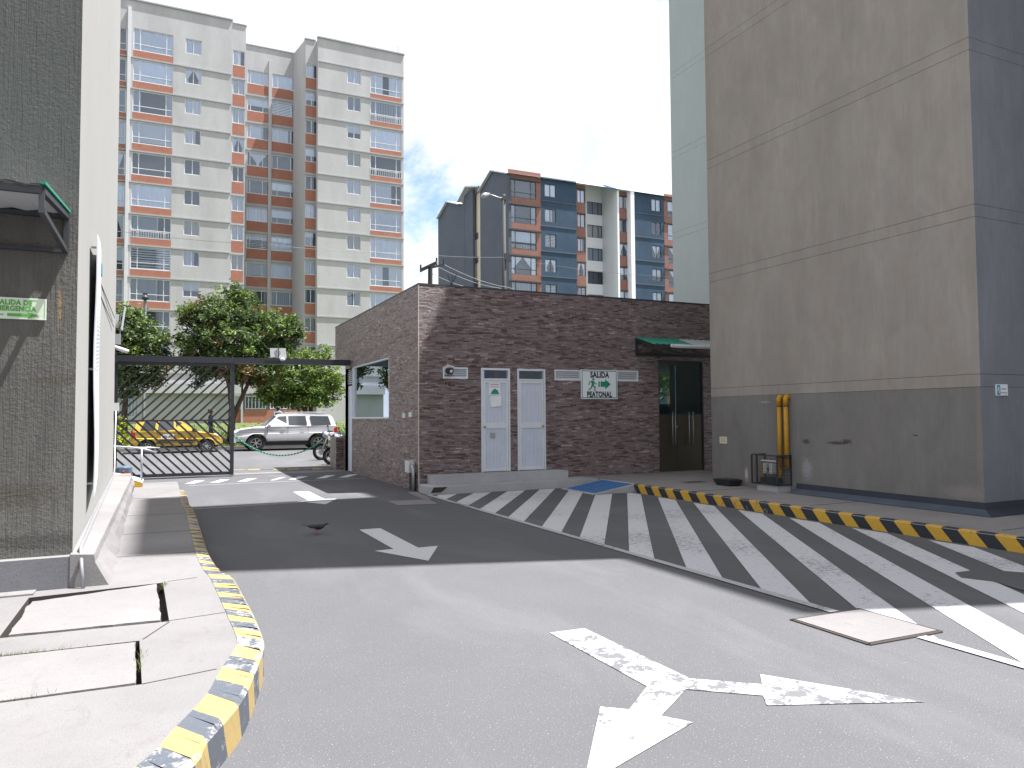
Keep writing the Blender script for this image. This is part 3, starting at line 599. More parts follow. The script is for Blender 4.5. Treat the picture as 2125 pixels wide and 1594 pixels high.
for yy_, lb in ((10.89, 'yellow gas pipe on the beige tower, the one nearer the gatehouse'), (10.72, 'yellow gas pipe on the beige tower, the one farther from the gatehouse')):
    t = thing('gas_pipe', lb, 'pipe', (AX-.07, yy_, .8), 'yellow gas pipes on the beige tower')
    b = MB(); b.tube([(AX-.07, yy_, .62), (AX-.07, yy_, 1.83)], .043, 14); obj('pipe', b, M['gas_yellow'], t, smooth=True)
    b = MB(); b.tube([(AX-.07, yy_, 1.83), (AX-.07, yy_, 1.96), (AX-.055, yy_, 1.985), (AX, yy_, 1.99)], .050, 14); obj('elbow', b, M['gas_yellow'], t, smooth=True)
    b = MB(); b.tube([(AX-.07, yy_, .80), (AX-.07, yy_, .84)], .056, 14); b.tube([(AX-.07, yy_, 1.80), (AX-.07, yy_, 1.82)], .048, 14); obj('collar', b, M['dark_steel'], t)
gc = thing('gas_meter_cage', 'rusty wire cage round a gas regulator on a concrete base by the beige tower', 'gas meter', (AX-.17, 11.0, .17))
cx0, cx1, cy0, cy1, cz0, cz1 = AX-.36, AX-.01, 10.68, 11.36, .30, .86
b = MB(); b.box(cx0+.02, cx1, cy0+.02, cy1-.12, .17, .29); obj('base_block', b, M['step'], gc)
b = MB()
for a, q in (((cx0, cy0), (cx0, cy1)), ((cx0, cy1), (cx1, cy1)), ((cx1, cy0), (cx0, cy0))):
    for z in (cz0, cz1): b.bar((*a, z), (*q, z), .025, .025)
for p_ in ((cx0, cy0), (cx0, cy1), (cx1, cy0), (cx1, cy1), (cx0, 11.22)): b.bar((*p_, cz0), (*p_, cz1), .025, .025, up=(1, 0, 0))
obj('frame', b, M['dark_steel'], gc)
b = MB()
for i in range(20): y_ = cy0+.034*i; b.bar((cx0, y_, cz0), (cx0, y_, cz1), .004, .004, up=(1, 0, 0))
for i in range(10): x_ = cx0+.036*i; b.bar((x_, cy0, cz0), (x_, cy0, cz1), .004, .004, up=(0, 1, 0))
for i in range(9): z_ = cz0+.06*i; b.bar((cx0, cy0, z_), (cx0, cy1, z_), .004, .004); b.bar((cx0, cy0, z_), (cx1, cy0, z_), .004, .004)
obj('wire_mesh', b, M['dark_steel'], gc)
b = MB(); b.box(cx0+.13, cx0+.25, 10.95, 11.03, .50, .70); b.box(cx0+.13, cx0+.25, 11.10, 11.18, .50, .70); b.tube([(cx0+.18, 10.85, .74), (cx0+.18, 11.28, .74)], .018); obj('meter', b, M['white_plastic'], gc)
b = MB(); b.ball((cx0+.19, 11.065, .58), .055); b.box(cx0+.1, cx0+.28, 10.84, 11.24, .31, .42); obj('regulator', b, M['dark_steel'], gc, smooth=False)
b = MB(); b.tube([(cx0+.2, 10.86, .32), (cx0+.2, 10.86, .74)], .02); b.tube([(cx0+.2, 11.27, .45), (cx0+.2, 11.27, .74)], .02); b.tube([(AX-.07, 10.89, .62), (AX-.07, 10.89, .5), (cx0+.2, 10.86, .45)], .03); obj('yellow_pipe', b, M['gas_yellow'], gc)
b = MB(); b.prism([(10.60, 12.02), (10.86, 12.02), (10.86, 12.42), (10.60, 12.42)], lambda p, t: (10.73+(p[0]-10.73)*(1+.3*(t-.17)/.12), 12.22+(p[1]-12.22)*(1+.25*(t-.17)/.12), t), .172, .30)
tr = obj('rodent_box', b, M['black_plastic']); tag(tr, 'low black plastic box on the right pavement against the beige tower', 'box')
b = MB(); b.box(10.59, 10.88, 12.02, 12.42, .301, .312); obj('lid', b, M['dark_steel'], tr)

# ---------------------------------------------------------------- left building
LBX0, LBX1, LY0, LY1 = -.70, -.94, 7.57, 17.9
lb = thing('left_building', 'textured grey concrete apartment block on the left, sunlit along its side', 'apartment building', (-5, 12, 0))
b = MB(); poly = [(LBX0, LY0), (LBX1, LY1), (-14, LY1), (-14, LY0)]
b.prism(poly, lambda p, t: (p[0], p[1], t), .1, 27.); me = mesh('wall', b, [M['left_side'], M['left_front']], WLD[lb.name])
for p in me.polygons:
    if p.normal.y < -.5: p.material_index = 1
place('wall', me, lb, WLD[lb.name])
b = MB(); n = 26; rl = random.Random(4)                               # plinth along the sunlit side: ledge with a cracked, splayed foot
rows = []
for i in range(n+1):
    t = i/n; Y = 7.455+(17.4-7.455)*t; X = LBX0+(LBX1-LBX0)*(Y-LY0)/(LY1-LY0); lw = .17+.20*t; zt = .475; j = lambda q: rl.uniform(-q, q)
    rows.append([(X-.01, Y, zt+.012), (X+lw, Y, zt+j(.004)), (X+lw+.015+j(.006), Y, zt-.07), (X+lw+.05+j(.01), Y, .33), (X+lw+.13+j(.018)-.09*t, Y, .2)])
for i in range(n):
    for k in range(4): b.quad(rows[i][k], rows[i][k+1], rows[i+1][k+1], rows[i+1][k], m=0)
b.quad(*rows[0], (rows[0][0][0], rows[0][0][1], .19)); b.quad(*reversed(rows[-1])); obj('plinth', b, M['slab'], lb)
b = MB(); b.prism([(-14, 7.46), (-.705, 7.46), (-.705, 7.72), (-14, 7.72)], lambda p, t: (p[0], p[1], t), .19, .47, m=0)
me = mesh('plinth', b, [m_conc('rough_plinth_concrete', (.150, .152, .165), 2., (.11, .10, .10)), M['slab']], WLD[lb.name])
for p in me.polygons:
    if p.normal.z > .5: p.material_index = 1
place('plinth', me, lb, WLD[lb.name])
b = MB(); b.box(-14, -.95, 7.30, 7.46, .19, .215); obj('footing', b, M['slab'], lb)
# conduit
cnd = MB(); P_ = [(-.60, 7.40, .2), (-.62, 7.43, .42), (-.64, 7.60, .52), (-.66, 8.2, .505), (-.70, 9.6, .505), (-.76, 12., .505), (-.84, 15., .505), (-.90, 17.5, .51), (-.91, 17.85, .6), (-.905, 17.88, 1.9)]
cnd.tube(P_, .016, 8); tag(obj('conduit', cnd, M['galv'], smooth=True), 'thin grey conduit running along the foot of the left building and up its far corner', 'pipe')
for k, (a, q) in enumerate((((168.6, 489), (238, 660)), ((168, 518), (236, 679)))):  # dark tubes laid on the wall in place of shadows of wires
    A, B = onX(*a, -.735), onX(*q, -.87); b = MB(); b.tube([A, B], .006, 5); tag(obj('cable', b, M['dark_steel']), ['upper thin cable crossing the sunlit side of the left building', 'lower thin cable crossing the sunlit side of the left building'][k], 'cable')
# banner board
bn = thing('banner_board', 'long white notice board standing off the sunlit side of the left building', 'notice board', (-.72, 10.2, .8))
b = MB(); rowsb = []
for i in range(13):
    t = i/12; z = .80+t*2.86; bul = .02*math.sin(t*9)+.015; bul = .010*math.sin(t*9); rowsb.append([(-.668+bul, 9.12+.18*(1-t), z), (-.680+bul, 9.7, z+.04), (-.735+bul*.5, 10.7+.1*(1-t), z+.14)])
for i in range(12):
    for k in range(2): b.quad(rowsb[i][k], rowsb[i][k+1], rowsb[i+1][k+1], rowsb[i+1][k])
b2 = MB(); b2.v = b.v+[v-Vector((.012, 0, 0)) for v in b.v]; nv = len(b.v); b2.f = b.f+[tuple(nv+q for q in reversed(f)) for f in b.f]; b2.m = [0]*len(b2.f)
for i in range(12):
    for k in (0, 2):
        a, c = Vector(rowsb[i][k]), Vector(rowsb[i+1][k]); d = Vector((.012, 0, 0)); b2.quad(a, c, c-d, a-d)
obj('board', b2, M['sign_white'], bn, fix=False)
b = MB()
for i in range(46): z = .98+i*.045; b.bar((-.670, 9.4, z), (-.722, 10.5, z+.09), .002, .006)
obj('printed_lines', b, M['print'], bn)
b = MB(); b.box(-.722, -.700, 10.2, 10.45, 3.42, 3.55); obj('printed_logo', b, M['teal'], bn)
b = MB()
for z in (.95, 2.2, 3.55): b.bar((-.76, 9.33, z), (-.675, 9.33, z), .02, .02); b.bar((-.79, 10.6, z), (-.73, 10.6, z), .02, .02)
obj('standoff', b, M['galv'], bn)
# emergency exit sign
es = thing('exit_sign', 'pale green SALIDA DE EMERGENCIA sign with arrow on the left building', 'sign', (-1.18, LY0-.02, 2.6))
b = MB(); b.box(-1.40, -.93, LY0-.016, LY0-.004, 2.515, 2.70); obj('panel', b, M['sign_pale'], es)
b = MB()
for a in ((-1.395, -.935, 2.692, 2.697), (-1.395, -.935, 2.518, 2.523), (-.939, -.935, 2.523, 2.692), (-1.395, -1.391, 2.523, 2.692)): b.box(a[0], a[1], LY0-.019, LY0-.017, a[2], a[3])
obj('border', b, M['sign_white'], es)
lettering('SALIDA DE', .060, M['sign_lgreen'], es, (-1.165, LY0-.019, 2.638), bold=.0024, sx=.85)
lettering('EMERGENCIA', .060, M['sign_lgreen'], es, (-1.165, LY0-.019, 2.585), bold=.0024, sx=.82)
b = MB(); ar = [(-1.215, 2.537), (-1.065, 2.537), (-1.065, 2.524), (-.975, 2.55), (-1.065, 2.576), (-1.065, 2.563), (-1.215, 2.563)]; b.prism([(p[0], p[1]) for p in ar], lambda p, t: (p[0], t, p[1]), LY0-.020, LY0-.0175); obj('arrow', b, M['sign_lgreen'], es)
b = MB(); b.ball((-1.365, LY0-.017, 2.553), (.014, .002, .014)); b.ball((-1.325, LY0-.017, 2.551), (.009, .002, .012)); b.box(-1.305, -1.24, LY0-.019, LY0-.017, 2.552, 2.556); b.box(-1.305, -1.24, LY0-.019, LY0-.017, 2.545, 2.548); obj('emblem', b, M['teal'], es)
# canopy on the left building
cp = thing('door_canopy', 'green edged sheet canopy on dark steel brackets above the left building entrance', 'canopy', (-1.6, 7.1, 3.2))
XR = -.79; b = MB(); zo, zi, yo = 3.40, 3.49, 6.33
def cz(y_): return 3.285+(3.46-3.285)*(y_-6.1)/(LY0-6.1)
N_ = 48
for i in range(N_):
    x0, x1 = XR-.0-i*.05, XR-(i+1)*.05; w0, w1 = .010*math.cos(i*math.pi/2*1.0), .010*math.cos((i+1)*math.pi/2)
    b.quad((x0, 6.04, cz(6.04)+.02+w0), (x1, 6.04, cz(6.04)+.02+w1), (x1, LY0, cz(LY0)+.02+w1), (x0, LY0, cz(LY0)+.02+w0))
    b.quad((x0, 6.04, cz(6.04)+.012+w0), (x0, LY0, cz(LY0)+.012+w0), (x1, LY0, cz(LY0)+.012+w1), (x1, 6.04, cz(6.04)+.012+w1))
obj('roof_sheet', b, M['clear_sheet'], cp, fix=False)
b = MB(); b.bar((XR+.012, 6.02, cz(6.02)+.03), (XR+.012, LY0-.01, cz(LY0)+.03), .035, .02); obj('green_edge', b, M['green_sheet'], cp)
b = MB(); X2 = XR-2.4
b.bar((XR, 6.08, cz(6.08)-.02), (X2, 6.08, cz(6.08)-.02), .04, .05); b.bar((XR, 6.08, cz(6.08)-.02), (XR, LY0-.03, cz(LY0)-.02), .04, .04); b.bar((XR, LY0-.025, cz(LY0)-.02), (X2, LY0-.025, cz(LY0)-.02), .04, .04)
b.bar((XR, LY0-.025, 3.13), (X2, LY0-.025, 3.13), .04, .03); b.bar((XR, LY0-.025, 3.13), (XR, LY0-.025, cz(LY0)), .04, .04, up=(1, 0, 0)); b.bar((XR, 6.08, cz(6.08)-.16), (XR, LY0-.03, 3.13), .035, .04); b.bar((XR, 6.08, cz(6.08)-.02), (XR, 6.08, cz(6.08)-.18), .035, .035, up=(1, 0, 0)); b.bar((XR-1.2, 6.08, cz(6.08)-.02), (XR-1.2, LY0-.03, cz(LY0)-.02), .04, .04)
obj('steel_frame', b, M['dark_steel'], cp)
# devices on the far corner of the left building
A = onY(250, 665, 18.1)
dv = thing('corner_antenna', 'white flat panel antenna bracketed on the far corner of the left building', 'antenna', A)
b = MB(); b.box(A.x-.16, A.x-.03, 18.0, 18.1, A.z-.16, A.z+.12); obj('box', b, M['white_plastic'], dv)
b = MB(); b.bar((A.x+.03, 18.02, A.z-.22), (A.x+.09, 18.02, A.z+.28), .02, .32, up=(0, 1, 0)); obj('panel', b, M['white_plastic'], dv)
b = MB(); b.bar((A.x-.3, 18.05, A.z+.14), (A.x+.06, 18.05, A.z+.10), .02, .02); b.bar((A.x-.3, 18.05, A.z-.1), (A.x+.04, 18.05, A.z-.12), .02, .02); b.bar((A.x, 18.05, A.z-.4), (A.x, 18.05, A.z+.14), .02, .02, up=(1, 0, 0)); obj('bracket', b, M['galv'], dv)
A = onY(248, 726, 17.8); cc = thing('security_camera', 'white bullet security camera on the far corner of the left building above the gate', 'camera', A)
b = MB(); b.tube([A+Vector((-.1, .05, .06)), A+Vector((.16, -.1, -.04))], .045, 10); obj('housing', b, M['white_plastic'], cc, smooth=True); b = MB(); b.bar(A+Vector((-.2, .1, .1)), A+Vector((-.08, .04, .05)), .03, .03); b.box(A.x-.1, A.x+.02, A.y+.02, A.y+.12, A.z+.12, A.z+.34); obj('bracket', b, M['galv'], cc)
A = onY(240, 845, 17.7); b = MB(); b.box(A.x-.10, A.x+.06, A.y-.05, A.y+.1, A.z-.08, A.z+.09); tag(obj('junction_box', b, M['white_plastic']), 'small pale junction box on the far corner of the left building at gate rail height', 'box')
# handrail and small ramp by the gate
hr = thing('handrail', 'bent galvanised handrail in front of the gate on the left', 'handrail', (-.4, 20, .1))
Y_ = 19.6; pts = [onY(*q, Y_) for q in ((205, 925), (240, 926.5), (278, 929), (300, 932), (325, 940))]; b = MB(); b.tube(pts, .022, 10); obj('rail', b, M['galv'], hr, smooth=True)
A = onY(294, 931, Y_); B = onY(293.5, 997, Y_); b = MB(); b.tube([A, B], .024, 10); obj('post', b, M['galv'], hr, smooth=True)
b = MB(); pts = [onY(*q, Y_+.7) for q in ((205, 927.5), (300, 929), (332, 929.5))]; b.tube(pts, .02, 8); obj('rail', b, M['galv'], hr, smooth=True)
rm = thing('side_ramp', 'little concrete ramp with pale blue top and yellow side by the gate', 'ramp', (-1.2, 19.5, .05))
a0, a1, a2 = onY(228, 987, 19.4), onY(262, 992, 19.4), onY(296, 1001.5, 19.4); b = MB()
b.quad(a0, a1, a2, (a2.x, 19.4, .03), (a0.x, 19.4, .03), m=1)
b.quad(a0, a1, (a1.x, 20.5, a1.z), (a0.x, 20.5, a0.z), m=0); b.quad(a1, a2, (a2.x, 20.5, a2.z), (a1.x, 20.5, a1.z), m=0); obj('ramp_slab', b, [plain('pale_blue_paint', (.42, .52, .62), .7), M['yellow_r']], rm, fix=False)
b = MB(); b.box(-.92, -.60, 17.4, 17.9, .2, .485); tag(obj('red_block', b, plain('terracotta', (.42, .17, .12), .85)), 'small terracotta block at the far end of the left building plinth', 'block')
mt = thing('gate_motor', 'rounded blue grey gate motor box with a red mark beside the gate', 'gate motor', (-.75, 21.2, .1))
A = onY(257, 978, 21.3); bb = MB(); r_r = .19
bb.prism([(A.x+r_r*math.copysign(abs(math.cos(t))**.5, math.cos(t)), A.y+.15*math.copysign(abs(math.sin(t))**.5, math.sin(t))) for t in [2*math.pi*i/20 for i in range(20)]], lambda p, t: (p[0], p[1], t), .17, .42)
bb.ball((A.x, A.y, .42), (.18, .14, .05)); obj('cover', bb, plain('blue_grey_plastic', (.08, .12, .17), .4), mt, smooth=False)
bb = MB(); bb.box(A.x-.2, A.x+.2, A.y-.16, A.y+.16, .0, .168); obj('base', bb, M['dark_steel'], mt); bb = MB(); bb.ball((A.x-.01, A.y-.155, .33), (.03, .008, .016)); obj('badge', bb, M['red'], mt)

# ---------------------------------------------------------------- gatehouse
GX, GY, GT = 5.16, 15.84, 4.64
gh = thing('gatehouse', 'low flat roofed gatehouse clad in dark split stone tiles', 'gatehouse', (9, 19, 0))
D1, D2 = (6.655, 7.395, .37, 2.775), (7.585, 8.335, .37, 2.775)
L1, L2, L3 = (5.72, 6.325, 2.515, 2.775), (8.585, 9.325, 2.515, 2.775), (10.37, 11.02, 2.515, 2.79)
GD = (11.66, 13.12, .18, 3.09)
hf = [D1, D2, L1, L2, L3, GD]; WN = (18.2, 22.16, 1.615, 3.155); RC = (22.26, 23.2, -.02, 3.155); hl = [WN, RC]
fF = lambda u, d, z: (u, GY+d, z); fL = lambda u, d, z: (GX+d, u, z)
obj('wall', wall_holes(GX, 14.42, -.02, GT-.03, hf, .10, fF, 0, 0), M['grout'], gh)
b = wall_holes(GY, 23.2, -.02, GT-.03, hl, .10, fL, 0, 0)
b.box(14.43, 21, 18.75, 18.85, 0, GT); b.box(20.9, 21, 18.85, 23.2, 0, GT); b.quad((GX, GY, GT-.03), (14.4, GY, GT-.03), (14.4, 24.67, GT-.03), (GX, 24.67, GT-.03)); b.box(14.43, 21, 18.86, 23.2, GT-.3, GT-.05)
b.quad((GX, 23.2, 0), (GX, 23.2, 3.3), (11.5, 23.2, 3.3), (11.5, 23.2, 0)); b.quad((11.5, 23.2, 3.2), (11.5, 23.2, GT), (21, 23.2, GT), (21, 23.2, 3.2))
obj('wall', b, M['grout'], gh)
b = MB(); b.box(GX+.02, 14.4, 23.2, 24.63, 3.36, GT-.04); b.box(GX+.4, 9, 23.4, 24.6, 3.30, 3.36); obj('rear_overhang', b, M['grout'], gh)
b = MB(); b.box(GX+.1, 11.55, GY+.3, 23.1, .05, .12); b.box(11.5, 11.55, GY+.15, 23.1, .1, 3.3); b.box(14.35, 14.4, GY+.15, 18.9, .1, 3.3); b.box(11.5, 20.8, GY+.15, 23.1, 3.2, 3.25); b.box(11.5, 14.39, GY+.11, 23.1, .1, .17); b.box(14.4, 20.8, 18.9, 23.1, .1, .17); b.box(5.6, 11.4, 17.0, 17.06, .1, 3.3); b.box(9, 9.06, 17.1, 23.1, .1, 3.3)
obj('inner_wall', b, plain('interior_plaster', (.30, .30, .29), .9), gh)
b = MB(); b.quad((11.55, 23.15, 1.0), (20.8, 23.15, 1.0), (20.8, 23.15, 3.1), (11.55, 23.15, 3.1)); obj('rear_glazing', b, M['door_glass'], gh)
b = MB(); b.box(11.55, 20.8, 23.13, 23.17, .1, 1.0); b.box(17.9, 18.0, 23.12, 23.18, 1.0, 3.1); b.box(15.4, 15.5, 23.12, 23.18, 1.0, 3.1); b.box(15.5, 18.0, 21.9, 21.95, 2.0, 2.05); b.box(16.2, 17.2, 22.3, 22.5, 1.0, 2.0); obj('rear_frame', b, M['dark_steel'], gh)
# tiles
tcache = {}; rt_ = random.Random(12)
def tile(u0, u1, z0, z1, face):
    key = (round(u1-u0, 3), round(z1-z0, 3), face)
    if key not in tcache:
        w_, h_ = u1-u0-.003, z1-z0-.003; b = MB()
        if face == 'F': b.box(-w_/2, w_/2, -.012, .0, -h_/2, h_/2)
        else: b.box(-.012, .0, -w_/2, w_/2, -h_/2, h_/2)
        tcache[key] = mesh('tile', b, M['stone'])
    uc, zc = (u0+u1)/2, (z0+z1)/2; j = rt_.uniform(0, .0022)
    place('tile', tcache[key], gh, (uc, GY-j, zc) if face == 'F' else (GX-j, uc, zc))
def cut(r, h):                                                       # r minus hole h
    a, c, d, e = r; o = []
    if h[0] >= c or h[1] <= a or h[2] >= e or h[3] <= d: return [r]
    if h[2] > d: o.append((a, c, d, h[2])); d = h[2]
    if h[3] < e: o.append((a, c, h[3], e)); e = h[3]
    if h[0] > a: o.append((a, h[0], d, e))
    if h[1] < c: o.append((h[1], c, d, e))
    return o
TW, TH = .66, .386
for face, u0, u1, zb, holes in (('F', GX, 14.30, .0, hf), ('L', GY, 24.67, .0, hl+[(23.2, 24.67, -1, 3.36)])):
    for i in range(int((u1-u0)/TW)+1):
        for k in range(12):
            r = [(u0+i*TW, min(u1, u0+(i+1)*TW), zb+k*TH+(.008 if k else .0), min(GT, zb+(k+1)*TH+.008))]
            if r[0][1]-r[0][0] < .03: continue
            if face == 'F' and k == 0 and r[0][1] > 9.3: r = [(r[0][0], r[0][1], .17, r[0][3])]
            for h in holes: r = [q for p in r for q in cut(p, h)]
            for q in r:
                if q[1]-q[0] > .02 and q[3]-q[2] > .02: tile(*q, face)
b = MB(); b.box(GX-.016, GX-.001, GY-.016, GY-.001, 0, GT+.005); obj('corner_trim', b, M['trim'], gh)
b = MB(); b.box(GX-.018, 14.41, GY-.018, GY+.10, GT-.028, GT+.012); b.box(GX-.018, GX+.10, GY+.10, 24.69, GT-.028, GT+.012); obj('parapet_cap', b, M['dark_steel'], gh)
b = MB(); b.box(GX+.02, GX+.8, 23.22, 23.6, 0, 1.05); b.box(GX-.20, GX+.3, 23.6, 24.5, 0, 1.02); tag(obj('low_wall', b, M['stone']), 'low stone clad wall at the street end of the gatehouse', 'wall')
# plinth steps
st = thing('entrance_steps', 'pair of bare concrete steps in front of the two grey doors', 'steps', (7.2, 15.4, 0))
b = MB(); b.prism([(5.10, 14.97), (5.62, 14.97), (9.295, 15.0), (9.295, 15.82), (5.14, 15.82), (5.10, 15.6)], lambda p, t: (p[0], p[1], t), -.02, .168); obj('lower_step', b, M['step'], st)
b = MB(); b.box(5.34, 8.68, 15.36, 15.82, .17, .362); obj('upper_step', b, M['step'], st)
b = MB(); b.prism([(5.14, .05), (5.36, .05), (5.50, .155), (5.20, .158)], lambda p, t: (p[0], t, p[1]), 14.955, 14.985); obj('broken_corner', b, M['pit'], st)
# doors
def alu_door(D, label, knob_left, papers):
    x0, x1, z0, z1 = D; t = thing('aluminium_door', label, 'door', ((x0+x1)/2, GY+.03, z0), 'grey aluminium doors of the gatehouse'); yf = GY-.02
    f = .045; zt = z1-.24
    b = MB(); b.box(x0, x0+f, yf, GY+.09, z0, z1); b.box(x1-f, x1, yf, GY+.09, z0, z1); b.box(x0+f, x1-f, yf, GY+.09, z1-f, z1); b.box(x0+f, x1-f, yf, GY+.09, zt-.04, zt); obj('frame', b, M['alu'], t)
    b = MB(); b.box(x0+f, x1-f, GY+.04, GY+.05, zt, z1-f); obj('transom_glass', b, M['glass'], t)
    b = MB(); b.box(x0+f, x1-f, GY+.085, GY+.09, zt-.02, z1); obj('dark_backing', b, M['room'], t)
    a, c = x0+f+.006, x1-f-.006; zm = z0+1.0; s_ = .055
    b = MB()
    for r in ((a, a+s_, z0+.01, zt-.045), (c-s_, c, z0+.01, zt-.045), (a+s_, c-s_, z0+.01, z0+.07), (a+s_, c-s_, zm, zm+.13), (a+s_, c-s_, zt-.10, zt-.045)): b.box(r[0], r[1], yf+.008, GY+.05, r[2], r[3])
    lf = obj('door_leaf', b, M['alu'], t)
    for zz0, zz1 in ((z0+.07, zm), (zm+.13, zt-.10)):
        b = MB(); nn = 15; ww = (c-a-2*s_)/nn
        for i in range(nn): xx = a+s_+i*ww; b.box(xx+.002, xx+ww-.002, GY+.01, GY+.03, zz0, zz1)
        b.box(a+s_, c-s_, GY+.03, GY+.035, zz0, zz1); obj('ribbed_panel', b, M['alu_door'], t)
    xk = a+.03 if knob_left else c-.03
    b = MB(); b.tube([(xk, yf+.01, zm+.04), (xk, yf-.015, zm+.04)], .022, 12); b.ball((xk, yf-.035, zm+.04), .026); obj('knob', b, M['brass'], t, smooth=True)
    if papers:
        b = MB(); b.box((x0+x1)/2-.14, (x0+x1)/2-.02, yf+.002, yf+.006, z0+.78, z0+.9); obj('lock_plate', b, M['galv'], t)
    return t
d1 = alu_door(D1, 'left grey aluminium door with papers taped to it', True, True); d2 = alu_door(D2, 'right grey aluminium door, plain, with brass knob on its right', False, False)
xm = 7.0
pa = tag(obj('poster', MB().box(6.86, 7.15, GY-.004, GY-.001, 2.15, 2.45), M['sign_white']), 'printed notice with red heading and green landscape on the left grey door', 'poster')
obj('red_heading', MB().box(6.90, 7.11, GY-.0065, GY-.0045, 2.385, 2.40), M['red'], pa)
b = MB(); b.box(6.88, 7.13, GY-.0065, GY-.0045, 2.33, 2.35); obj('printed_lines', b, M['print'], pa)
b = MB(); b.prism([(6.90, 2.17), (7.12, 2.17), (7.08, 2.26), (7.0, 2.30), (6.94, 2.25)], lambda p, t: (p[0], t, p[1]), GY-.0065, GY-.0045); obj('printed_picture', b, M['sign_green'], pa)
b = MB(); P0 = [(6.90, 1.86), (7.10, 1.86), (7.16, 1.90), (7.16, 2.14), (6.89, 2.13)]; b.prism(P0, lambda p, t: (p[0], t-(.03 if p[0] > 7.12 else 0), p[1]), GY-.004, GY-.0015); pb = tag(obj('paper_sheet', b, M['sign_white']), 'blank looking white paper sheet curling below the notice on the left grey door', 'paper')
b = MB()
for i in range(6): b.box(6.92, 7.09, GY-.006, GY-.0045, 1.92+i*.032, 1.926+i*.032)
obj('printed_lines', b, M['print'], pb)
def louvre(L, label):
    x0, x1, z0, z1 = L; t = thing('vent_louvre', label, 'vent', ((x0+x1)/2, GY, z0), 'louvred vents in the stone wall')
    b = MB(); f = .035
    for r in ((x0, x0+f, z0, z1), (x1-f, x1, z0, z1), (x0+f, x1-f, z0, z0+f), (x0+f, x1-f, z1-f, z1)): b.box(r[0], r[1], GY-.028, GY+.08, r[2], r[3])
    obj('frame', b, M['alu'], t); b = MB(); b.box(x0+f, x1-f, GY+.07, GY+.075, z0+f, z1-f); obj('backing', b, M['dark_steel'], t)
    for i in range(4):
        zc = z0+f+.02+i*(z1-z0-2*f-.02)/3.6; b = MB(); b.quad((x0+f, GY-.012, zc-.010), (x1-f, GY-.012, zc-.010), (x1-f, GY+.035, zc+.030), (x0+f, GY+.035, zc+.030)); b.quad((x0+f, GY-.012, zc-.016), (x0+f, GY-.012, zc-.010), (x1-f, GY-.012, zc-.010), (x1-f, GY-.012, zc-.016)); obj('slat', b, M['alu'], t)
louvre(L1, 'vent louvre left of the doors, behind the wall camera'); louvre(L2, 'vent louvre between the right grey door and the pedestrian exit sign'); louvre(L3, 'vent louvre to the right of the pedestrian exit sign')
A = Vector((5.84, GY-.12, 2.70)); t = thing('wall_camera', 'round dome security camera with white housing mounted on the left vent louvre', 'camera', A)
b = MB(); b.box(5.76, 5.98, GY-.06, GY-.03, 2.60, 2.80); b.bar((5.80, GY-.05, 2.83), (5.98, GY-.1, 2.76), .03, .03); obj('bracket', b, M['white_plastic'], t)
b = MB(); b.tube([(5.83, GY-.06, 2.69), (5.85, GY-.2, 2.67)], .075, 14); obj('housing', b, M['dark_steel'], t, smooth=False); b = MB(); b.ball((5.853, GY-.205, 2.668), (.036, .03, .036)); obj('lens', b, M['white_plastic'], t, smooth=True)
# pedestrian exit sign
sg = thing('pedestrian_exit_sign', 'white SALIDA PEATONAL sign with green walking figure and arrow', 'sign', (9.84, GY-.05, 2.07))
sx0, sx1, sz0, sz1 = 9.305, 10.36, 2.065, 2.79
b = MB(); b.box(sx0, sx1, GY-.06, GY-.04, sz0, sz1); obj('panel', b, M['sign_white'], sg)
b = MB(); k = .018; e = .022
for r in ((sx0+e, sx1-e, sz0+e, sz0+e+k), (sx0+e, sx1-e, sz1-e-k, sz1-e), (sx0+e, sx0+e+k, sz0+e+k, sz1-e-k), (sx1-e-k, sx1-e, sz0+e+k, sz1-e-k)): b.box(r[0], r[1], GY-.0635, GY-.0605, r[2], r[3])
obj('border', b, M['sign_green'], sg)
lettering('SALIDA', .195, M['ink'], sg, (9.84, GY-.063, 2.60), bold=.0085, sx=.80); lettering('PEATONAL', .19, M['ink'], sg, (9.83, GY-.063, 2.115), bold=.0085, sx=.72)
b = MB(); yy0, yy1 = GY-.065, GY-.061
def seg2(a, q, w_): b.bar((a[0], (yy0+yy1)/2, a[1]), (q[0], (yy0+yy1)/2, q[1]), w_, .004, up=(0, 1, 0)) if False else b.bar((a[0], (yy0+yy1)/2, a[1]), (q[0], (yy0+yy1)/2, q[1]), .004, w_, up=(0, 1, 0)) if False else b.prism(strip(a, q, w_), lambda p, t: (p[0], t, p[1]), yy0, yy1)
def strip(a, q, w_):
    d = Vector((q[0]-a[0], q[1]-a[1])).normalized(); nx, ny = -d.y*w_/2, d.x*w_/2; return [(a[0]+nx, a[1]+ny), (q[0]+nx, q[1]+ny), (q[0]-nx, q[1]-ny), (a[0]-nx, a[1]-ny)]
b.prism([(9.655+.03*math.cos(t*.4), 2.555+.03*math.sin(t*.4)) for t in range(16)], lambda p, t: (p[0], t, p[1]), yy0, yy1)
b.prism([(9.60, 2.52), (9.66, 2.52), (9.675, 2.40), (9.60, 2.38)], lambda p, t: (p[0], t, p[1]), yy0, yy1)
for a, q, w_ in (((9.60, 2.50), (9.53, 2.47), .026), ((9.54, 2.475), (9.52, 2.405), .024), ((9.66, 2.50), (9.70, 2.44), .026), ((9.70, 2.445), (9.745, 2.435), .022), ((9.65, 2.39), (9.71, 2.35), .036), ((9.705, 2.36), (9.69, 2.275), .030), ((9.69, 2.28), (9.72, 2.275), .02), ((9.62, 2.39), (9.585, 2.33), .036), ((9.59, 2.34), (9.515, 2.285), .030)): seg2(a, q, w_)
obj('walking_figure', b, M['sign_green'], sg)
b = MB()
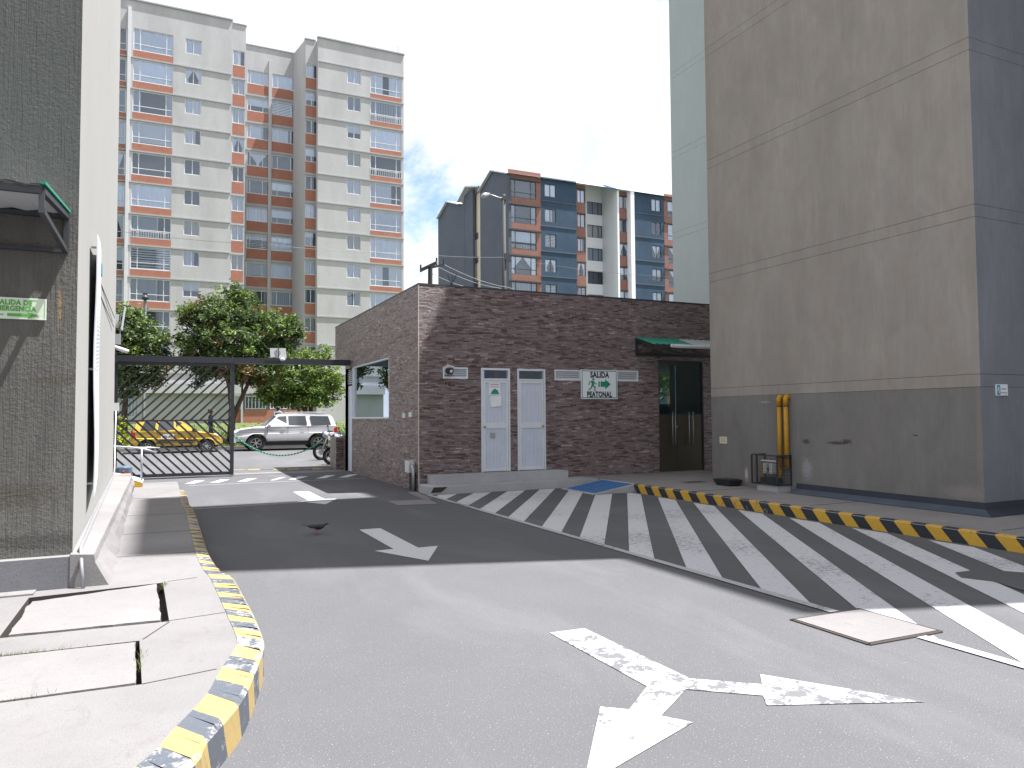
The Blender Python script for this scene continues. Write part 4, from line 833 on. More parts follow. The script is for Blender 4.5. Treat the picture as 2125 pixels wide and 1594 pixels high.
for x0, x1 in ((9.795, 9.81), (9.825, 9.85)): b.box(x0, x1, yy0, yy1, 2.37, 2.50)
b.prism([(9.87, 2.37), (10.0, 2.37), (10.0, 2.31), (10.16, 2.435), (10.0, 2.56), (10.0, 2.50), (9.87, 2.50)], lambda p, t: (p[0], t, p[1]), yy0, yy1); obj('arrow', b, M['sign_green'], sg)
# glass entrance
ge = thing('glass_entrance', 'dark glass double door with bronze lower panels and long pull handles', 'door', (12.4, GY+.05, .18))
x0, x1, z0, z1 = GD; zm = 1.66
b = MB(); b.box(x0, x0+.03, GY+.0, GY+.08, z0, z1); b.box(x1-.03, x1, GY, GY+.08, z0, z1); b.box(x0+.03, x1-.03, GY, GY+.08, z1-.03, z1); b.box(x0, x1, GY+.02, GY+.05, zm-.015, zm+.015); b.box(12.05, 12.3, GY+.01, GY+.06, z1-.10, z1-.03); obj('frame', b, M['dark_steel'], ge)
for a, c in ((x0+.03, 12.24), (12.25, x1-.03)):
    b = MB(); b.box(a, c, GY+.03, GY+.042, zm+.015, z1-.03); obj('glass_leaf', b, M['door_glass'], ge)
    b = MB(); b.box(a, c, GY+.025, GY+.045, z0, zm-.015); obj('lower_panel', b, plain('bronze_panel', (.075, .068, .05), .35, .5), ge)
for x in (12.08, 12.17, 12.62, 12.75):
    b = MB(); b.tube([(x, GY-.03, .86), (x, GY-.03, 1.74)], .012, 8); b.tube([(x, GY-.03, .95), (x, GY+.03, .95)], .008, 6); b.tube([(x, GY-.03, 1.60), (x, GY+.03, 1.60)], .008, 6); obj('pull_handle', b, M['galv'], ge, smooth=True)
b = MB(); b.tube([(12.26, GY+.0, 1.35), (12.26, GY+.03, 1.35)], .02, 10); obj('lock', b, M['galv'], ge)
c2 = thing('entrance_canopy', 'green corrugated canopy with white gutter over the glass entrance', 'canopy', (12.5, 15.2, 3.4))
xa, xb, yo, zo, zi = 10.95, 14.3, 15.05, 3.42, 3.66
for k in range(5):
    b = MB(); n_ = 14; xs0 = xa+(xb-xa)*k/5; xs1 = xa+(xb-xa)*(k+1)/5-.004
    for i in range(n_):
        u0, u1 = xs0+(xs1-xs0)*i/n_, xs0+(xs1-xs0)*(i+1)/n_; w0, w1 = .014*math.sin(u0*2*math.pi/.19), .014*math.sin(u1*2*math.pi/.19)
        b.quad((u0, yo, zo+w0), (u1, yo, zo+w1), (u1, GY-.02, zi+w1), (u0, GY-.02, zi+w0)); b.quad((u0, yo, zo+w0-.006), (u0, GY-.02, zi+w0-.006), (u1, GY-.02, zi+w1-.006), (u1, yo, zo+w1-.006))
    obj('corrugated_sheet', b, M['clear_sheet'] if k in (2, 3) else M['green_sheet'], c2, fix=False)
b = MB(); b.tube([(11.5, yo-.03, zo-.04), (14.3, yo-.03, zo-.05)], .05, 10); b.ball((11.5, yo-.03, zo-.04), .052); obj('gutter', b, M['white_plastic'], c2, smooth=True)
b = MB(); b.bar((xa, yo+.03, zo-.07), (xb, yo+.03, zo-.07), .04, .06); b.bar((xa+.02, yo+.03, zo-.07), (xa+.02, GY-.02, zi-.05), .04, .05); b.bar((xa+.02, GY-.04, 3.22), (xa+.02, GY-.04, zi-.02), .05, .05, up=(1, 0, 0)); b.bar((xa, GY-.04, 3.22), (xb, GY-.04, 3.22), .05, .08); obj('steel_frame', b, M['dark_steel'], c2)
# big side window
sw = thing('gatehouse_window', 'large reflective window in the side of the gatehouse, facing the drive', 'window', (GX, 20.2, 1.6))
y0, y1, z0, z1 = WN
b = MB(); b.box(GX-.02, GX+.09, y0, y0+.03, z0, z1); b.box(GX-.02, GX+.09, y1-.10, y1, z0, z1); b.box(GX-.03, GX+.09, y0, y1, z0-.0, z0+.04); b.box(GX-.02, GX+.09, y0, y1, z1-.025, z1); obj('frame', b, M['alu'], sw)
b = MB(); b.box(GX+.03, GX+.04, y0+.03, y1-.10, z0+.04, z1-.025); obj('pane', b, M['mirror_glass'], sw)
b = MB(); b.box(GX+.10, GX+.7, y0+.1, y1-.15, z0-.06, z0-.02); b.box(GX+.9, GX+.95, y0, y1, .6, 3.2); obj('inner_counter', b, M['step'], sw)
dr = thing('side_door', 'grey metal door with louvre above at the street end of the gatehouse side', 'door', (GX+.08, 22.7, 0))
b = MB(); b.box(GX+.085, GX+.12, 22.27, 23.18, 0, 2.62); obj('leaf', b, M['alu_door'], dr)
for i in range(8): b = MB(); b.quad((GX+.06, 22.27, 2.68+i*.058), (GX+.06, 23.18, 2.68+i*.058), (GX+.10, 23.18, 2.725+i*.058), (GX+.10, 22.27, 2.725+i*.058)); obj('slat', b, M['alu'], dr)
b = MB(); b.box(GX+.115, GX+.14, 22.27, 23.18, 2.62, 3.15); obj('backing', b, M['dark_steel'], dr)
A = Vector((GX-.07, 16.25, .55)); t = thing('conduit_box', 'pale junction box with a bent pipe at the foot of the gatehouse corner', 'box', A)
b = MB(); b.box(GX-.15, GX-.014, 16.12, 16.42, .40, .66); obj('box', b, M['white_plastic'], t)
b = MB(); b.tube([(GX-.09, 16.12, .56), (GX-.09, 16.04, .55), (GX-.09, 15.98, .47), (GX-.09, 15.97, .0)], .036, 10); obj('bent_pipe', b, M['galv'], t, smooth=True)
b = MB(); b.box(GX-.05, GX-.014, 16.02, 16.40, .0, .40); obj('dark_recess', b, M['pit'], t)
for k_, (yy1_, zz_) in enumerate(((16.25, 1.70), (16.75, 1.68))):
    b = MB(); b.box(GX-.05, GX-.014, yy1_, yy1_+.2, zz_-.05, zz_+.06); tag(obj('wall_socket', b, M['white_plastic']), ['small white weatherproof socket near the gatehouse corner', 'small socket between the corner socket and the big gatehouse window'][k_], 'socket')

# ---------------------------------------------------------------- gate
YG = 22.55
gt = thing('sliding_gate', 'black steel sliding gate with diagonal bars, standing half open', 'gate', (.4, YG, .05))
a = onY(241, 870, YG); c = onY(484, 870, YG); x0, x1 = a.x, c.x-.03; zt, zm, zb = onY(480, 757, YG).z, onY(480, 872, YG).z, .07
b = MB(); b.box(x1-.05, x1+.05, YG-.05, YG+.05, zb-.02, zt+.2); obj('end_post', b, M['gate'], gt)
b = MB(); b.box(x0-.04, x0+.03, YG-.03, YG+.03, zb, zt); obj('frame_post', b, M['gate'], gt)
for z, h in ((zb+.03, .09), (zt, .07), (zm, .045)): b = MB(); b.box(x0, x1, YG-.025, YG+.025, z-h/2, z+h/2); obj('rail', b, M['gate'], gt)
sp = .243
def diag(sgn, za, zc):                                                # 45 degree bars clipped to the panel
    H_ = zc-za; s0 = x0-H_
    kk = 0
    while s0+kk*sp < x1:
        xs = s0+kk*sp; xe = xs+H_*1.0; lo, hi = max(xs, x0), min(xe, x1); kk += 1
        if hi-lo < .04: continue
        f = lambda x: (za+(x-xs) if sgn > 0 else zc-(x-xs)); b = MB(); b.bar((lo, YG, f(lo)), (hi, YG, f(hi)), .03, .050); obj('diagonal_bar', b, M['gate'], gt)
diag(1, zm, zt); diag(-1, zb+.05, zm)
bm_ = thing('gate_beam', 'long black overhead beam carrying the gate between the left building and the gatehouse', 'beam', (2, YG, 3.3))
A, B = onY(230, 743.5, YG), onY(718, 753, YG); b = MB(); b.bar((A.x, YG, A.z), (GX, YG, B.z), .16, .17); obj('box_beam', b, M['gate'], bm_)
b = MB(); b.bar((A.x, YG+.02, A.z-.15), (x1, YG+.02, A.z-.12), .06, .05); obj('lower_rail', b, M['gate'], bm_)
b = MB(); b.box(x0-.15, x0-.03, YG-.06, YG+.06, 0, 3.5); tag(obj('gate_post', b, M['gate']), 'black steel post of the gate against the left building', 'post')
A = onY(578, 733, YG-.15); pn = thing('beam_antenna', 'white square panel on a mast with a lamp on the gate beam', 'antenna', A)
b = MB(); b.prism([(-.22, -.13), (.23, -.14), (.20, .15), (-.24, .14)], lambda p, t: (A.x+p[0], A.y+t, A.z+p[1]), 0, .025); obj('panel', b, M['white_plastic'], pn)
b = MB(); b.tube([A+Vector((0, -.02, -.15)), A+Vector((.0, -.02, .22))], .014, 6); b.torus(A+Vector((-.04, -.03, .0)), .08, .006, 'Y', 14, 4); obj('mast', b, M['dark_steel'], pn)
b = MB(); b.ball(A+Vector((.10, -.12, -.19)), (.08, .07, .05)); b.bar(A+Vector((0, 0, -.14)), A+Vector((.08, -.08, -.17)), .02, .02); obj('lamp', b, M['white_plastic'], pn)
for i, (xa, xb, m_) in enumerate(((485, 508, 'y'), (515, 541, 'y'), (543, 566, 'b'), (568, 592, 'y'), (597, 623, 'y'), (625, 646, 'b'), (649, 672, 'y'))):
    A, B = G(xa, 977-(xa-485)*.01), G(xb, 977-(xa-485)*.01); b = MB(); b.box(A.x, B.x, A.y-.12, A.y+.2, .0, .03); obj('threshold_block', b, M['yellow'] if m_ == 'y' else M['black'], drive)
b = MB(); b.box(-1.2, 5.1, 22.75, 23.6, .003, .008); obj('threshold_strip', b, M['pavement'], drive)
# green chain between the tree and the gatehouse wall
pts = []
A, B = onY(478, 896, 26.2), onY(668, 915, 24.6)
for i in range(61): t = i/60; p = A.lerp(B, t); p.z -= .62*4*t*(1-t); pts.append(p)
b = MB(); 
for i in range(60):
    p, q = pts[i], pts[i+1]; b.bar(p, q, .05 if i % 2 else .018, .018 if i % 2 else .05)
ch = tag(obj('chain', b, M['chain']), 'green plastic chain sagging across the exit in front of the white car', 'chain')

# ---------------------------------------------------------------- far buildings: windows
def unit_curtain(kind):
    b = MB()
    def sheet(x0, x1, z0, z1, n=14, top=None, bot=None):
        for i in range(n):
            a, c = i/n, (i+1)/n; xa, xb = x0+(x1-x0)*a, x0+(x1-x0)*c; ya, yb = .03*math.sin(a*n*1.3), .03*math.sin(c*n*1.3)
            b.quad((xa, ya, z0), (xb, yb, z0), (xb, yb, z1), (xa, ya, z1))
    def poly(pts): b.quad(*[(p[0], 0, p[1]) for p in pts])
    if kind == 'full': sheet(0, 1, 0, 1, 22)
    elif kind == 'pair': sheet(0, .40, 0, 1, 9); sheet(.60, 1, 0, 1, 9)
    elif kind == 'side': sheet(0, .68, 0, 1, 14)
    elif kind == 'left': sheet(0, .2, 0, 1, 5); sheet(.82, 1, 0, 1, 5)
    elif kind == 'tied': poly([(0, 1), (.5, 1), (.16, .35), (.2, 0), (0, 0)]); poly([(1, 1), (.5, 1), (.84, .35), (.8, 0), (1, 0)])
    elif kind == 'swag': poly([(.05, 1), (.95, 1), (.56, .25), (.58, 0), (.42, 0), (.44, .25)])
    elif kind == 'blind': b.quad((0, 0, .42), (1, 0, .42), (1, 0, 1), (0, 0, 1))
    elif kind == 'tall': b.quad((0, 0, .08), (1, 0, .08), (1, 0, 1), (0, 0, 1))
    elif kind == 'slats':
        for i in range(12): b.quad((i/12+.008, .02, 0), ((i+1)/12-.008, -.02, 0), ((i+1)/12-.008, -.02, 1), (i/12+.008, .02, 1))
    elif kind == 'zebra':
        for i in range(9): b.quad((0, 0, i/9+.02), (1, 0, i/9+.02), (1, 0, (i+1)/9-.02), (0, 0, (i+1)/9-.02))
    return b
CUR = {}
for kd, mt_ in (('full', 'sheer'), ('pair', 'sheer'), ('side', 'sheer'), ('left', 'grey_cloth'), ('tied', 'sheer'), ('swag', 'sheer'), ('blind', 'blind'), ('tall', 'blind'), ('slats', 'grey_cloth'), ('zebra', 'blind'), ('full', 'cream_cloth')):
    CUR[kd if mt_ != 'cream_cloth' else 'cream'] = mesh('curtain', unit_curtain(kd), M[mt_], fix=False)
WC = {}
def window(root, key, x, Y, z, w_, h_, cols, rows, frame_m, kind, rail=False, fr=.05):
    """x, z: lower left corner; cols/rows: mullion positions as fractions"""
    if key not in WC:
        b = MB(); b.box(0, fr, -.03, .05, 0, h_); b.box(w_-fr, w_, -.03, .05, 0, h_); b.box(fr, w_-fr, -.03, .05, 0, fr); b.box(fr, w_-fr, -.03, .05, h_-fr, h_)
        for c in cols: b.box(c*w_-fr*.45, c*w_+fr*.45, -.025, .045, fr, h_-fr)
        for r in rows: b.box(fr, w_-fr, -.02, .04, r*h_-fr*.45, r*h_+fr*.45)
        b.quad((0, .75, 0), (w_, .75, 0), (w_, .75, h_), (0, .75, h_), m=1); b.quad((0, .05, 0), (0, .75, 0), (0, .75, h_), (0, .05, h_), m=1); b.quad((w_, .75, 0), (w_, .05, 0), (w_, .05, h_), (w_, .75, h_), m=1)
        b.quad((0, .05, h_), (0, .75, h_), (w_, .75, h_), (w_, .05, h_), m=1); b.quad((0, .75, 0), (0, .05, 0), (w_, .05, 0), (w_, .75, 0), m=1)
        fm = mesh('window', b, [frame_m, M['room']], fix=False); ps = []; ce = [0]+list(cols)+[1]
        zc = [0]+list(rows)+[1]
        for j in range(len(zc)-1):
            if j == 0 and len(zc) > 2: ps.append((0, 1, 0, zc[1])); continue
            for i in range(len(ce)-1): ps.append((ce[i], ce[i+1], zc[j], zc[j+1]))
        pm = []
        for p in ps: q = MB(); q.quad((p[0]*w_, .012, p[2]*h_), (p[1]*w_, .012, p[2]*h_), (p[1]*w_, .012, p[3]*h_), (p[0]*w_, .012, p[3]*h_)); pm.append(mesh('pane', q, M['glass'], fix=False))
        q = MB(); n_ = max(4, int(w_/.16))
        for i in range(n_+1): q.box(.02+i*(w_-.06)/n_, .045+i*(w_-.06)/n_, -.09, -.065, 0, h_*.34)
        q.box(0, w_, -.095, -.06, h_*.33, h_*.36); WC[key] = (fm, pm, mesh('railing', q, frame_m, fix=False))
    fm, pm, rm_ = WC[key]; o = place('window', fm, root, (x, Y, z))
    for p in pm: place('pane', p, o, (x, Y, z))
    if kind in CUR: place('curtain', CUR[kind], o, (x+fr*.5, Y+.055, z), scale=(w_-fr, 1, h_))
    if rail: place('railing', rm_, o, (x, Y, z))
rw = random.Random(21)
KIN = ['full', 'full', 'full', 'pair', 'side', 'tied', 'swag', 'blind', 'tall', 'slats', 'zebra', 'cream', 'none', 'none', 'left', 'full']
def column(root, px, pys, Y, nrow, storey, cols, rows, fm, key, brick=None, kinds=None, rails=(), zmin=-9):
    """px: left/right, pys: top/bottom in the first row, as surveyed on the facade plane"""
    A, B = onY(px[0], pys[0], Y), onY(px[1], pys[0], Y); z1 = A.z; z0 = onY(px[0], pys[1], Y).z; w_, h_ = B.x-A.x, z1-z0; hs = []
    for k in range(nrow):
        z = z0-k*storey
        if z < zmin: break
        kd = kinds[k] if kinds and k < len(kinds) else rw.choice(KIN)
        window(root, key, A.x, Y+.07, z, w_, h_, cols, rows, fm, kd, k in rails); hs.append((A.x, B.x, z, z+h_))
        if brick:
            bh = brick
            if key+'b' not in WC: q = MB(); q.box(0, w_, -.004, .05, 0, bh); WC[key+'b'] = mesh('brick_panel', q, M['brick'] if fm is M['white_frame'] else M['brick2'])
            place('brick_panel', WC[key+'b'], root, (A.x, Y-.004, z-.03-bh))
    return hs
ident = lambda Y: (lambda u, d, z: (u, Y+d, z))
# tall pale apartment building
TY, STO = 59.4, 2.29
tb = thing('tall_apartment_building', 'tall pale grey apartment building with orange brick bands under its windows', 'apartment building', (5, 64, 1))
WF = M['white_frame']; Z0 = 1.2
pxl = lambda px, py, Y: onY(px, py, Y).x
xL0, xL1 = pxl(150, 340, TY), pxl(478.5, 380, TY); Ys = TY+.75
XA = onY(400, 26, TY).z
hh = []
hh += column(tb, (277.5, 360.6), (57.5, 102.5), TY, 11, STO, (.17, .83), (.30,), WF, 'tb_large', .50, ['full', 'full', 'left', 'tall', 'none', 'full', 'side', 'zebra', 'side', 'none', 'full'], (6,))
hh += column(tb, (385.6, 419.0), (79, 109.5), TY, 11, STO, (.5,), (), WF, 'tb_small', None, ['full', 'tied', 'full', 'side', 'none', 'none', 'cream', 'side', 'blind', 'full'])
hh += column(tb, (232., 263.6), (53, 99), TY, 11, STO, (.55,), (.30,), WF, 'tb_edge', .50, None)
gw = (pxl(259, 845, TY), pxl(287, 845, TY), onY(270, 866, TY).z, onY(270, 822, TY).z); hh.append(gw)
bands = [h[2]-.53 for h in hh[:11]]
obj('wall', wall_holes(xL0, xL1, Z0, XA, hh, .06, ident(TY)), M['facade'], tb)
window(tb, 'tb_ground1', gw[0], TY+.07, gw[2], gw[1]-gw[0], gw[3]-gw[2], (.25, .5, .75), (.3,), WF, 'full')
b = MB(); b.quad((xL1, TY, Z0), (xL1, Ys, Z0), (xL1, Ys, XA), (xL1, TY, XA)); b.quad((xL0, TY, XA), (xL1, TY, XA), (xL1, TY+12, XA), (xL0, TY+12, XA)); obj('side_wall', b, M['facade'], tb)
# left strip, set back
xS1 = pxl(508, 380, Ys); h2_ = column(tb, (483.8, 508.6), (103.3, 134), Ys, 11, STO, (.5,), (), WF, 'tb_strip', .88, ['side', 'full', 'full', 'tied', 'none', 'full', 'full', 'cream', 'left', 'none'])
ZS = onY(500, 52, Ys).z; obj('wall', wall_holes(xL1, xS1, Z0, ZS, h2_, .06, ident(Ys)), M['facade'], tb)
# recess
YR = TY+4.1; xR1 = pxl(616.5, 380, YR); h3 = column(tb, (514.2, 559.0), (144, 172), YR, 11, STO, (.14, .72), (), WF, 'tb_recess', .80, ['full', 'blind', 'side', 'swag', 'none', 'full', 'zebra', 'tall', 'left', 'none'])
h3 += column(tb, (565.3, 615.2), (152.5, 181), YR, 11, STO, (.23, .78), (), WF, 'tb_recess2', .80, ['full', 'zebra', 'side', 'none', 'blind', 'blind', 'full', 'full', 'slats', 'blind'])
ZR = onY(540, 98, YR).z; obj('wall', wall_holes(xS1-.6, xR1+.3, Z0, ZR, h3, .06, ident(YR)), M['facade'], tb)
b = MB(); b.quad((xS1, Ys, Z0), (xS1, YR, Z0), (xS1, YR, ZS), (xS1, Ys, ZS)); obj('return_wall', b, M['facade'], tb)
# right wing
Yq = TY+.75; xq0 = pxl(632.5, 380, Yq); xw0 = pxl(659, 380, TY); xw1 = pxl(837.5, 120, TY); ZW = onY(750, 96.5, TY).z; ZQ = onY(650, 84, Yq).z
h4 = column(tb, (634.8, 659.2), (131.6, 160), Yq, 12, STO, (.5,), (), WF, 'tb_strip_r', .88, ['side', 'blind', 'none', 'blind', 'none', 'full', 'side', 'full', 'left', 'cream', 'none'])
obj('wall', wall_holes(xq0, xw0, Z0, ZQ, h4, .06, ident(Yq)), M['facade'], tb)
h5 = column(tb, (720.8, 749.2), (142, 171), TY, 12, STO, (.5,), (), WF, 'tb_small_r', None, ['full', 'slats', 'blind', 'cream', 'full', 'full', 'cream', 'full', 'slats', 'blind', 'none'])
h5 += column(tb, (768.6, 833.4), (151.7, 192.5), TY, 11, STO, (.17, .83), (.30,), WF, 'tb_large_r', .46, ['pair', 'slats', 'full', 'none', 'side', 'full', 'full', 'pair', 'full'], (1, 3))
obj('wall', wall_holes(xw0, xw1, Z0, ZW, h5, .06, ident(TY)), M['facade'], tb)
b = MB(); b.quad((xq0, Yq, Z0), (xR1-.35, YR, Z0), (xR1-.35, YR, ZR), (xq0, Yq, ZQ)); b.quad((xw0, TY, Z0), (xw0, Yq, Z0), (xw0, Yq, ZW), (xw0, TY, ZW)); b.quad((xw1, TY, Z0), (xw1, TY+14, Z0), (xw1, TY+14, ZW), (xw1, TY, ZW)); b.quad((xw0, TY, ZW), (xw1, TY, ZW), (xw1, TY+14, ZW), (xw0, TY+14, ZW)); obj('return_wall', b, M['facade'], tb)
# slab ledges and copings
def ledge(x0, x1, y0, y1, z0, z1, m_=None, root=None, nm='slab_ledge'): obj(nm, MB().box(x0, x1, y0, y1, z0, z1), m_ or M['facade_line'], root or tb)
for z in bands: ledge(xL0, xL1, TY-.06, TY-.006, z-.10, z)
for h in h5[:12]: z = h[3]+.20; ledge(xw0, xw1, TY-.06, TY-.006, z-.10, z)
for h in h4: z = h[2]-1.02; ledge(xq0, xw0, Yq-.05, Yq-.006, z-.09, z)
for h in h2_: z = h[2]-1.02; ledge(xL1, xS1, Ys-.05, Ys-.006, z-.09, z)
for h in h3[:11]: z = h[2]-.93; ledge(xS1, xR1-.2, YR-.05, YR-.006, z-.10, z)
for a in ((xL0, xL1+.05, TY-.10, TY+.3, XA, XA+.10), (xw0-.05, xw1+.08, TY-.10, TY+.3, ZW, ZW+.10), (xL1+.06, xS1+.05, Ys-.06, Ys+.3, ZS, ZS+.08), (xS1+.06, xR1, YR-.06, YR+.3, ZR, ZR+.08), (xq0-.05, xw0-.06, Yq-.06, Yq+.3, ZQ, ZQ+.08)): ledge(*a, nm='coping')
A, B = onY(269.5, 14, TY-.2), onY(257.5, 640, TY-.2); b = MB(); b.bar((A.x, TY-.12, A.z), (A.x, TY-.12, Z0), .30, .2, up=(1, 0, 0)); obj('downpipe', b, M['white_plastic'], tb)
A, B = onY(558.8, 500, YR-.2), 0; b = MB(); b.box(A.x-.12, A.x+.12, YR-.12, YR-.001, Z0, ZR-1.0); obj('pilaster', b, M['facade'], tb)
A = onY(826, 106, TY+.4); b = MB(); b.tube([(A.x, TY+.4, ZW), (A.x, TY+.4, ZW+.9)], .025, 5); obj('aerial', b, M['galv'], tb)
# ground storey along the bank: protruding slab, brick panels, barred windows
za, zc = onY(520, 812, TY).z, onY(520, 800, TY).z; b = MB(); b.box(xL0, pxl(570, 800, TY), TY-.5, TY-.07, za-.2, zc+.05); obj('slab_ledge', b, M['facade'], tb)
b = MB(); b.box(pxl(480, 860, TY-.3), pxl(650, 860, TY-.3), TY-.28, TY-.08, Z0, onY(530, 851, TY-.28).z); obj('brick_panel', b, M['brick'], tb)
zz0, zz1 = onY(530, 849, TY-.1).z, onY(530, 822, TY-.1).z
for a, c in ((485, 499), (508, 552), (560, 603)): x_, w_ = pxl(a, 836, TY-.12), pxl(c, 836, TY-.12)-pxl(a, 836, TY-.12); window(tb, 'tb_g%d' % a, x_, TY-.12, zz0, w_, zz1-zz0, tuple(q/6 for q in range(1, 6)), (), WF, 'slats', fr=.06)
b = MB(); b.box(pxl(500, 830, TY-.4), pxl(504, 830, TY-.4), TY-.5, TY-.1, Z0, 6.); obj('pilaster', b, M['facade'], tb)

# blue apartment building
BY, ST2 = 61.5, 2.40
bb_ = thing('blue_apartment_building', 'blue grey, brick and white apartment building with gabled side behind the gatehouse', 'apartment building', (35, 70, 0)); DF = M['dark_frame']
bx0 = pxl(1055, 480, BY); cut_x = lambda px, py=480, Y=BY: onY(px, py, Y).x
zroof = onY(1090, 361, BY).z; zc_ = []
H1 = column(bb_, (1056.6, 1112.3), (370.5, 407.5), BY, 9, ST2, (.22, .80), (.30,), DF, 'bb_large', None, ['none', 'left', 'full', 'tied', 'slats', 'full'], (2,), zmin=2)
obj('brick_wall', wall_holes(bx0, cut_x(1122.7), .5, zroof+.25, H1, .07, ident(BY)), M['brick2'], bb_)
H2 = column(bb_, (1129.8, 1153.3), (380.9, 407.8), BY, 9, ST2, (.5,), (), DF, 'bb_small', None, ['tall', 'side', 'zebra', 'tied', 'zebra', 'full'], zmin=2)
obj('blue_wall', wall_holes(cut_x(1122.7), cut_x(1196.6), .5, onY(1160, 372, BY).z, H2, .07, ident(BY)), M['blue_wall'], bb_)
Yt = BY+.5; H3_ = column(bb_, (1197.5, 1213.5), (393, 420), Yt, 9, ST2, (.45,), (), DF, 'bb_strip', None, ['full', 'full', 'side', 'tied', 'zebra', 'full'], zmin=2)
obj('brick_wall', wall_holes(cut_x(1196.6), cut_x(1215.5, 480, Yt), .5, onY(1205, 384, Yt).z, H3_, .07, ident(Yt)), M['brick2'], bb_)
Yw = BY+3.2; xw_a, xw_b = cut_x(1215.5, 480, Yt), cut_x(1249.5, 480, Yw)
H4_ = column(bb_, (1218, 1249.), (417.5, 443.5), Yw, 9, ST2, (.38, .75), (), DF, 'bb_stair', None, ['slats', 'cream', 'slats', 'none', 'full'], zmin=2)
zw = onY(1240, 384, Yw).z; obj('white_wall', wall_holes(xw_a-.5, xw_b+.2, .5, zw, H4_, .07, ident(Yw)), M['white_wall'], bb_)
b = MB(); xz = cut_x(1282, 480, BY); b.quad((xw_b, Yw, .5), (xz, BY, .5), (xz, BY, onY(1281, 394, BY).z), (xw_b, Yw, zw)); b.box(xz-.05, xz+.15, BY-.05, BY+.6, .5, onY(1283, 395, BY).z); obj('white_wall', b, M['white_wall'], bb_)
Yv = BY+.4; H5_ = column(bb_, (1284.6, 1303.6), (406.6, 431.8), Yv, 9, ST2, (.5,), (), DF, 'bb_strip2', None, ['cream', 'left', 'tied', 'blind', 'full'], zmin=2)
obj('brick_wall', wall_holes(xz+.15, cut_x(1306, 480, Yv), .5, onY(1292, 397, Yv).z, H5_, .07, ident(Yv)), M['brick2'], bb_)
b = MB(); b.box(cut_x(1306, 480), cut_x(1313.5, 480), BY-.3, BY+.6, .5, onY(1309, 395, BY-.3).z); obj('pilaster', b, M['white_wall'], bb_)
H6_ = column(bb_, (1351.5, 1370.6), (412.2, 437.4), BY, 9, ST2, (.5,), (), DF, 'bb_small2', None, ['full', 'none', 'swag', 'blind', 'full'], zmin=2)
obj('blue_wall', wall_holes(cut_x(1313.5), cut_x(1378.6), .5, onY(1350, 402, BY).z, H6_, .07, ident(BY)), M['blue_wall'], bb_)
H7_ = column(bb_, (1385., 1426), (417, 451), BY, 9, ST2, (.28, .8), (.30,), DF, 'bb_large2', None, None, zmin=2)
xe = cut_x(1440); obj('brick_wall', wall_holes(cut_x(1378.6), xe, .5, onY(1400, 405, BY).z, H7_, .07, ident(BY)), M['brick2'], bb_)
LD = (M['dark_frame'], bb_, 'lintel')
for h in H1: ledge(bx0, cut_x(1122.7), BY-.12, BY-.001, h[3]+.02, h[3]+.16, *LD)
for h in H3_: ledge(cut_x(1196.6), cut_x(1215.5, 480, Yt), Yt-.05, Yt-.001, h[3]+.02, h[3]+.12, *LD)
for h in H5_: ledge(xz+.15, cut_x(1306, 480, Yv), Yv-.05, Yv-.001, h[3]+.02, h[3]+.12, *LD)
for h in H7_: ledge(cut_x(1378.6), xe, BY-.12, BY-.001, h[3]+.02, h[3]+.16, *LD)
for h in H2: ledge(cut_x(1122.7), cut_x(1196.6), BY-.05, BY-.001, h[3]-1.72, h[3]-1.60, M['blue_side'], bb_)
for h in H6_: ledge(cut_x(1313.5), cut_x(1378.6), BY-.05, BY-.001, h[3]-1.72, h[3]-1.60, M['blue_side'], bb_)
def side(pxs, col, name):                                             # gabled end wall on the plane X = bx0
    P = [onX(px, py, bx0) for px, py in pxs]; b = MB(); poly = [(p.y, p.z) for p in P]; poly = [(poly[0][0], .5)]+poly+[(poly[-1][0], .5)]
    b.prism(poly, lambda p, t: (t, p[0], p[1]), bx0+.005, bx0+.3); return obj(name, b, col, bb_), P
_, PS = side([(1054.5, 362), (1022.5, 354), (996, 398.5)], M['blue_side'], 'gable_wall')
_, PT = side([(963, 420), (956, 424), (930, 418.5), (909, 456)], M['blue_side'], 'gable_wall')
yA, yB, yC, yD = [onX(px, 500, bx0).y for px in (996.5, 981, 963, 955)]; ztop = onX(974, 390, bx0).z
def well(ya, yb, xo, z, m_, nm): obj(nm, MB().box(bx0+xo, bx0+xo+.3, ya, yb, .5, z), m_, bb_)
well(yA, yB+.3, .45, onX(990, 396, bx0).z, M['cream_wall'], 'light_well_wall'); well(yB, yC, .02, onX(972, 400, bx0).z, M['blue_side'], 'stair_wall'); well(yC-.3, yD, .45, onX(960, 412, bx0).z, M['cream_wall'], 'light_well_wall')
for k in range(5):
    for px, py, dy, dz in ((989, 490.5+k*49.5, .42, .32), (960., 444+k*47.5, .5, .75)):
        p = onX(px, py, bx0+.42); o = obj('window', MB().box(bx0+.41, bx0+.44, p.y-dy, p.y+dy, p.z-dz, p.z+dz), M['room'], bb_)
b = MB()
def roofq(p, q, over=.3): b.quad((bx0-over, p.y, p.z+.05), (bx0-over, q.y, q.z+.05), (xe, q.y, q.z+.05), (xe, p.y, p.z+.05)); b.quad((bx0-over, p.y, p.z-.08), (bx0-over, p.y, p.z+.05), (bx0-over, q.y, q.z+.05), (bx0-over, q.y, q.z-.08))
roofq(Vector((bx0, BY-.35, PS[0].z)), PS[1]); roofq(PS[1], PS[2]); roofq(PT[1], PT[2]); roofq(PT[2], PT[3])
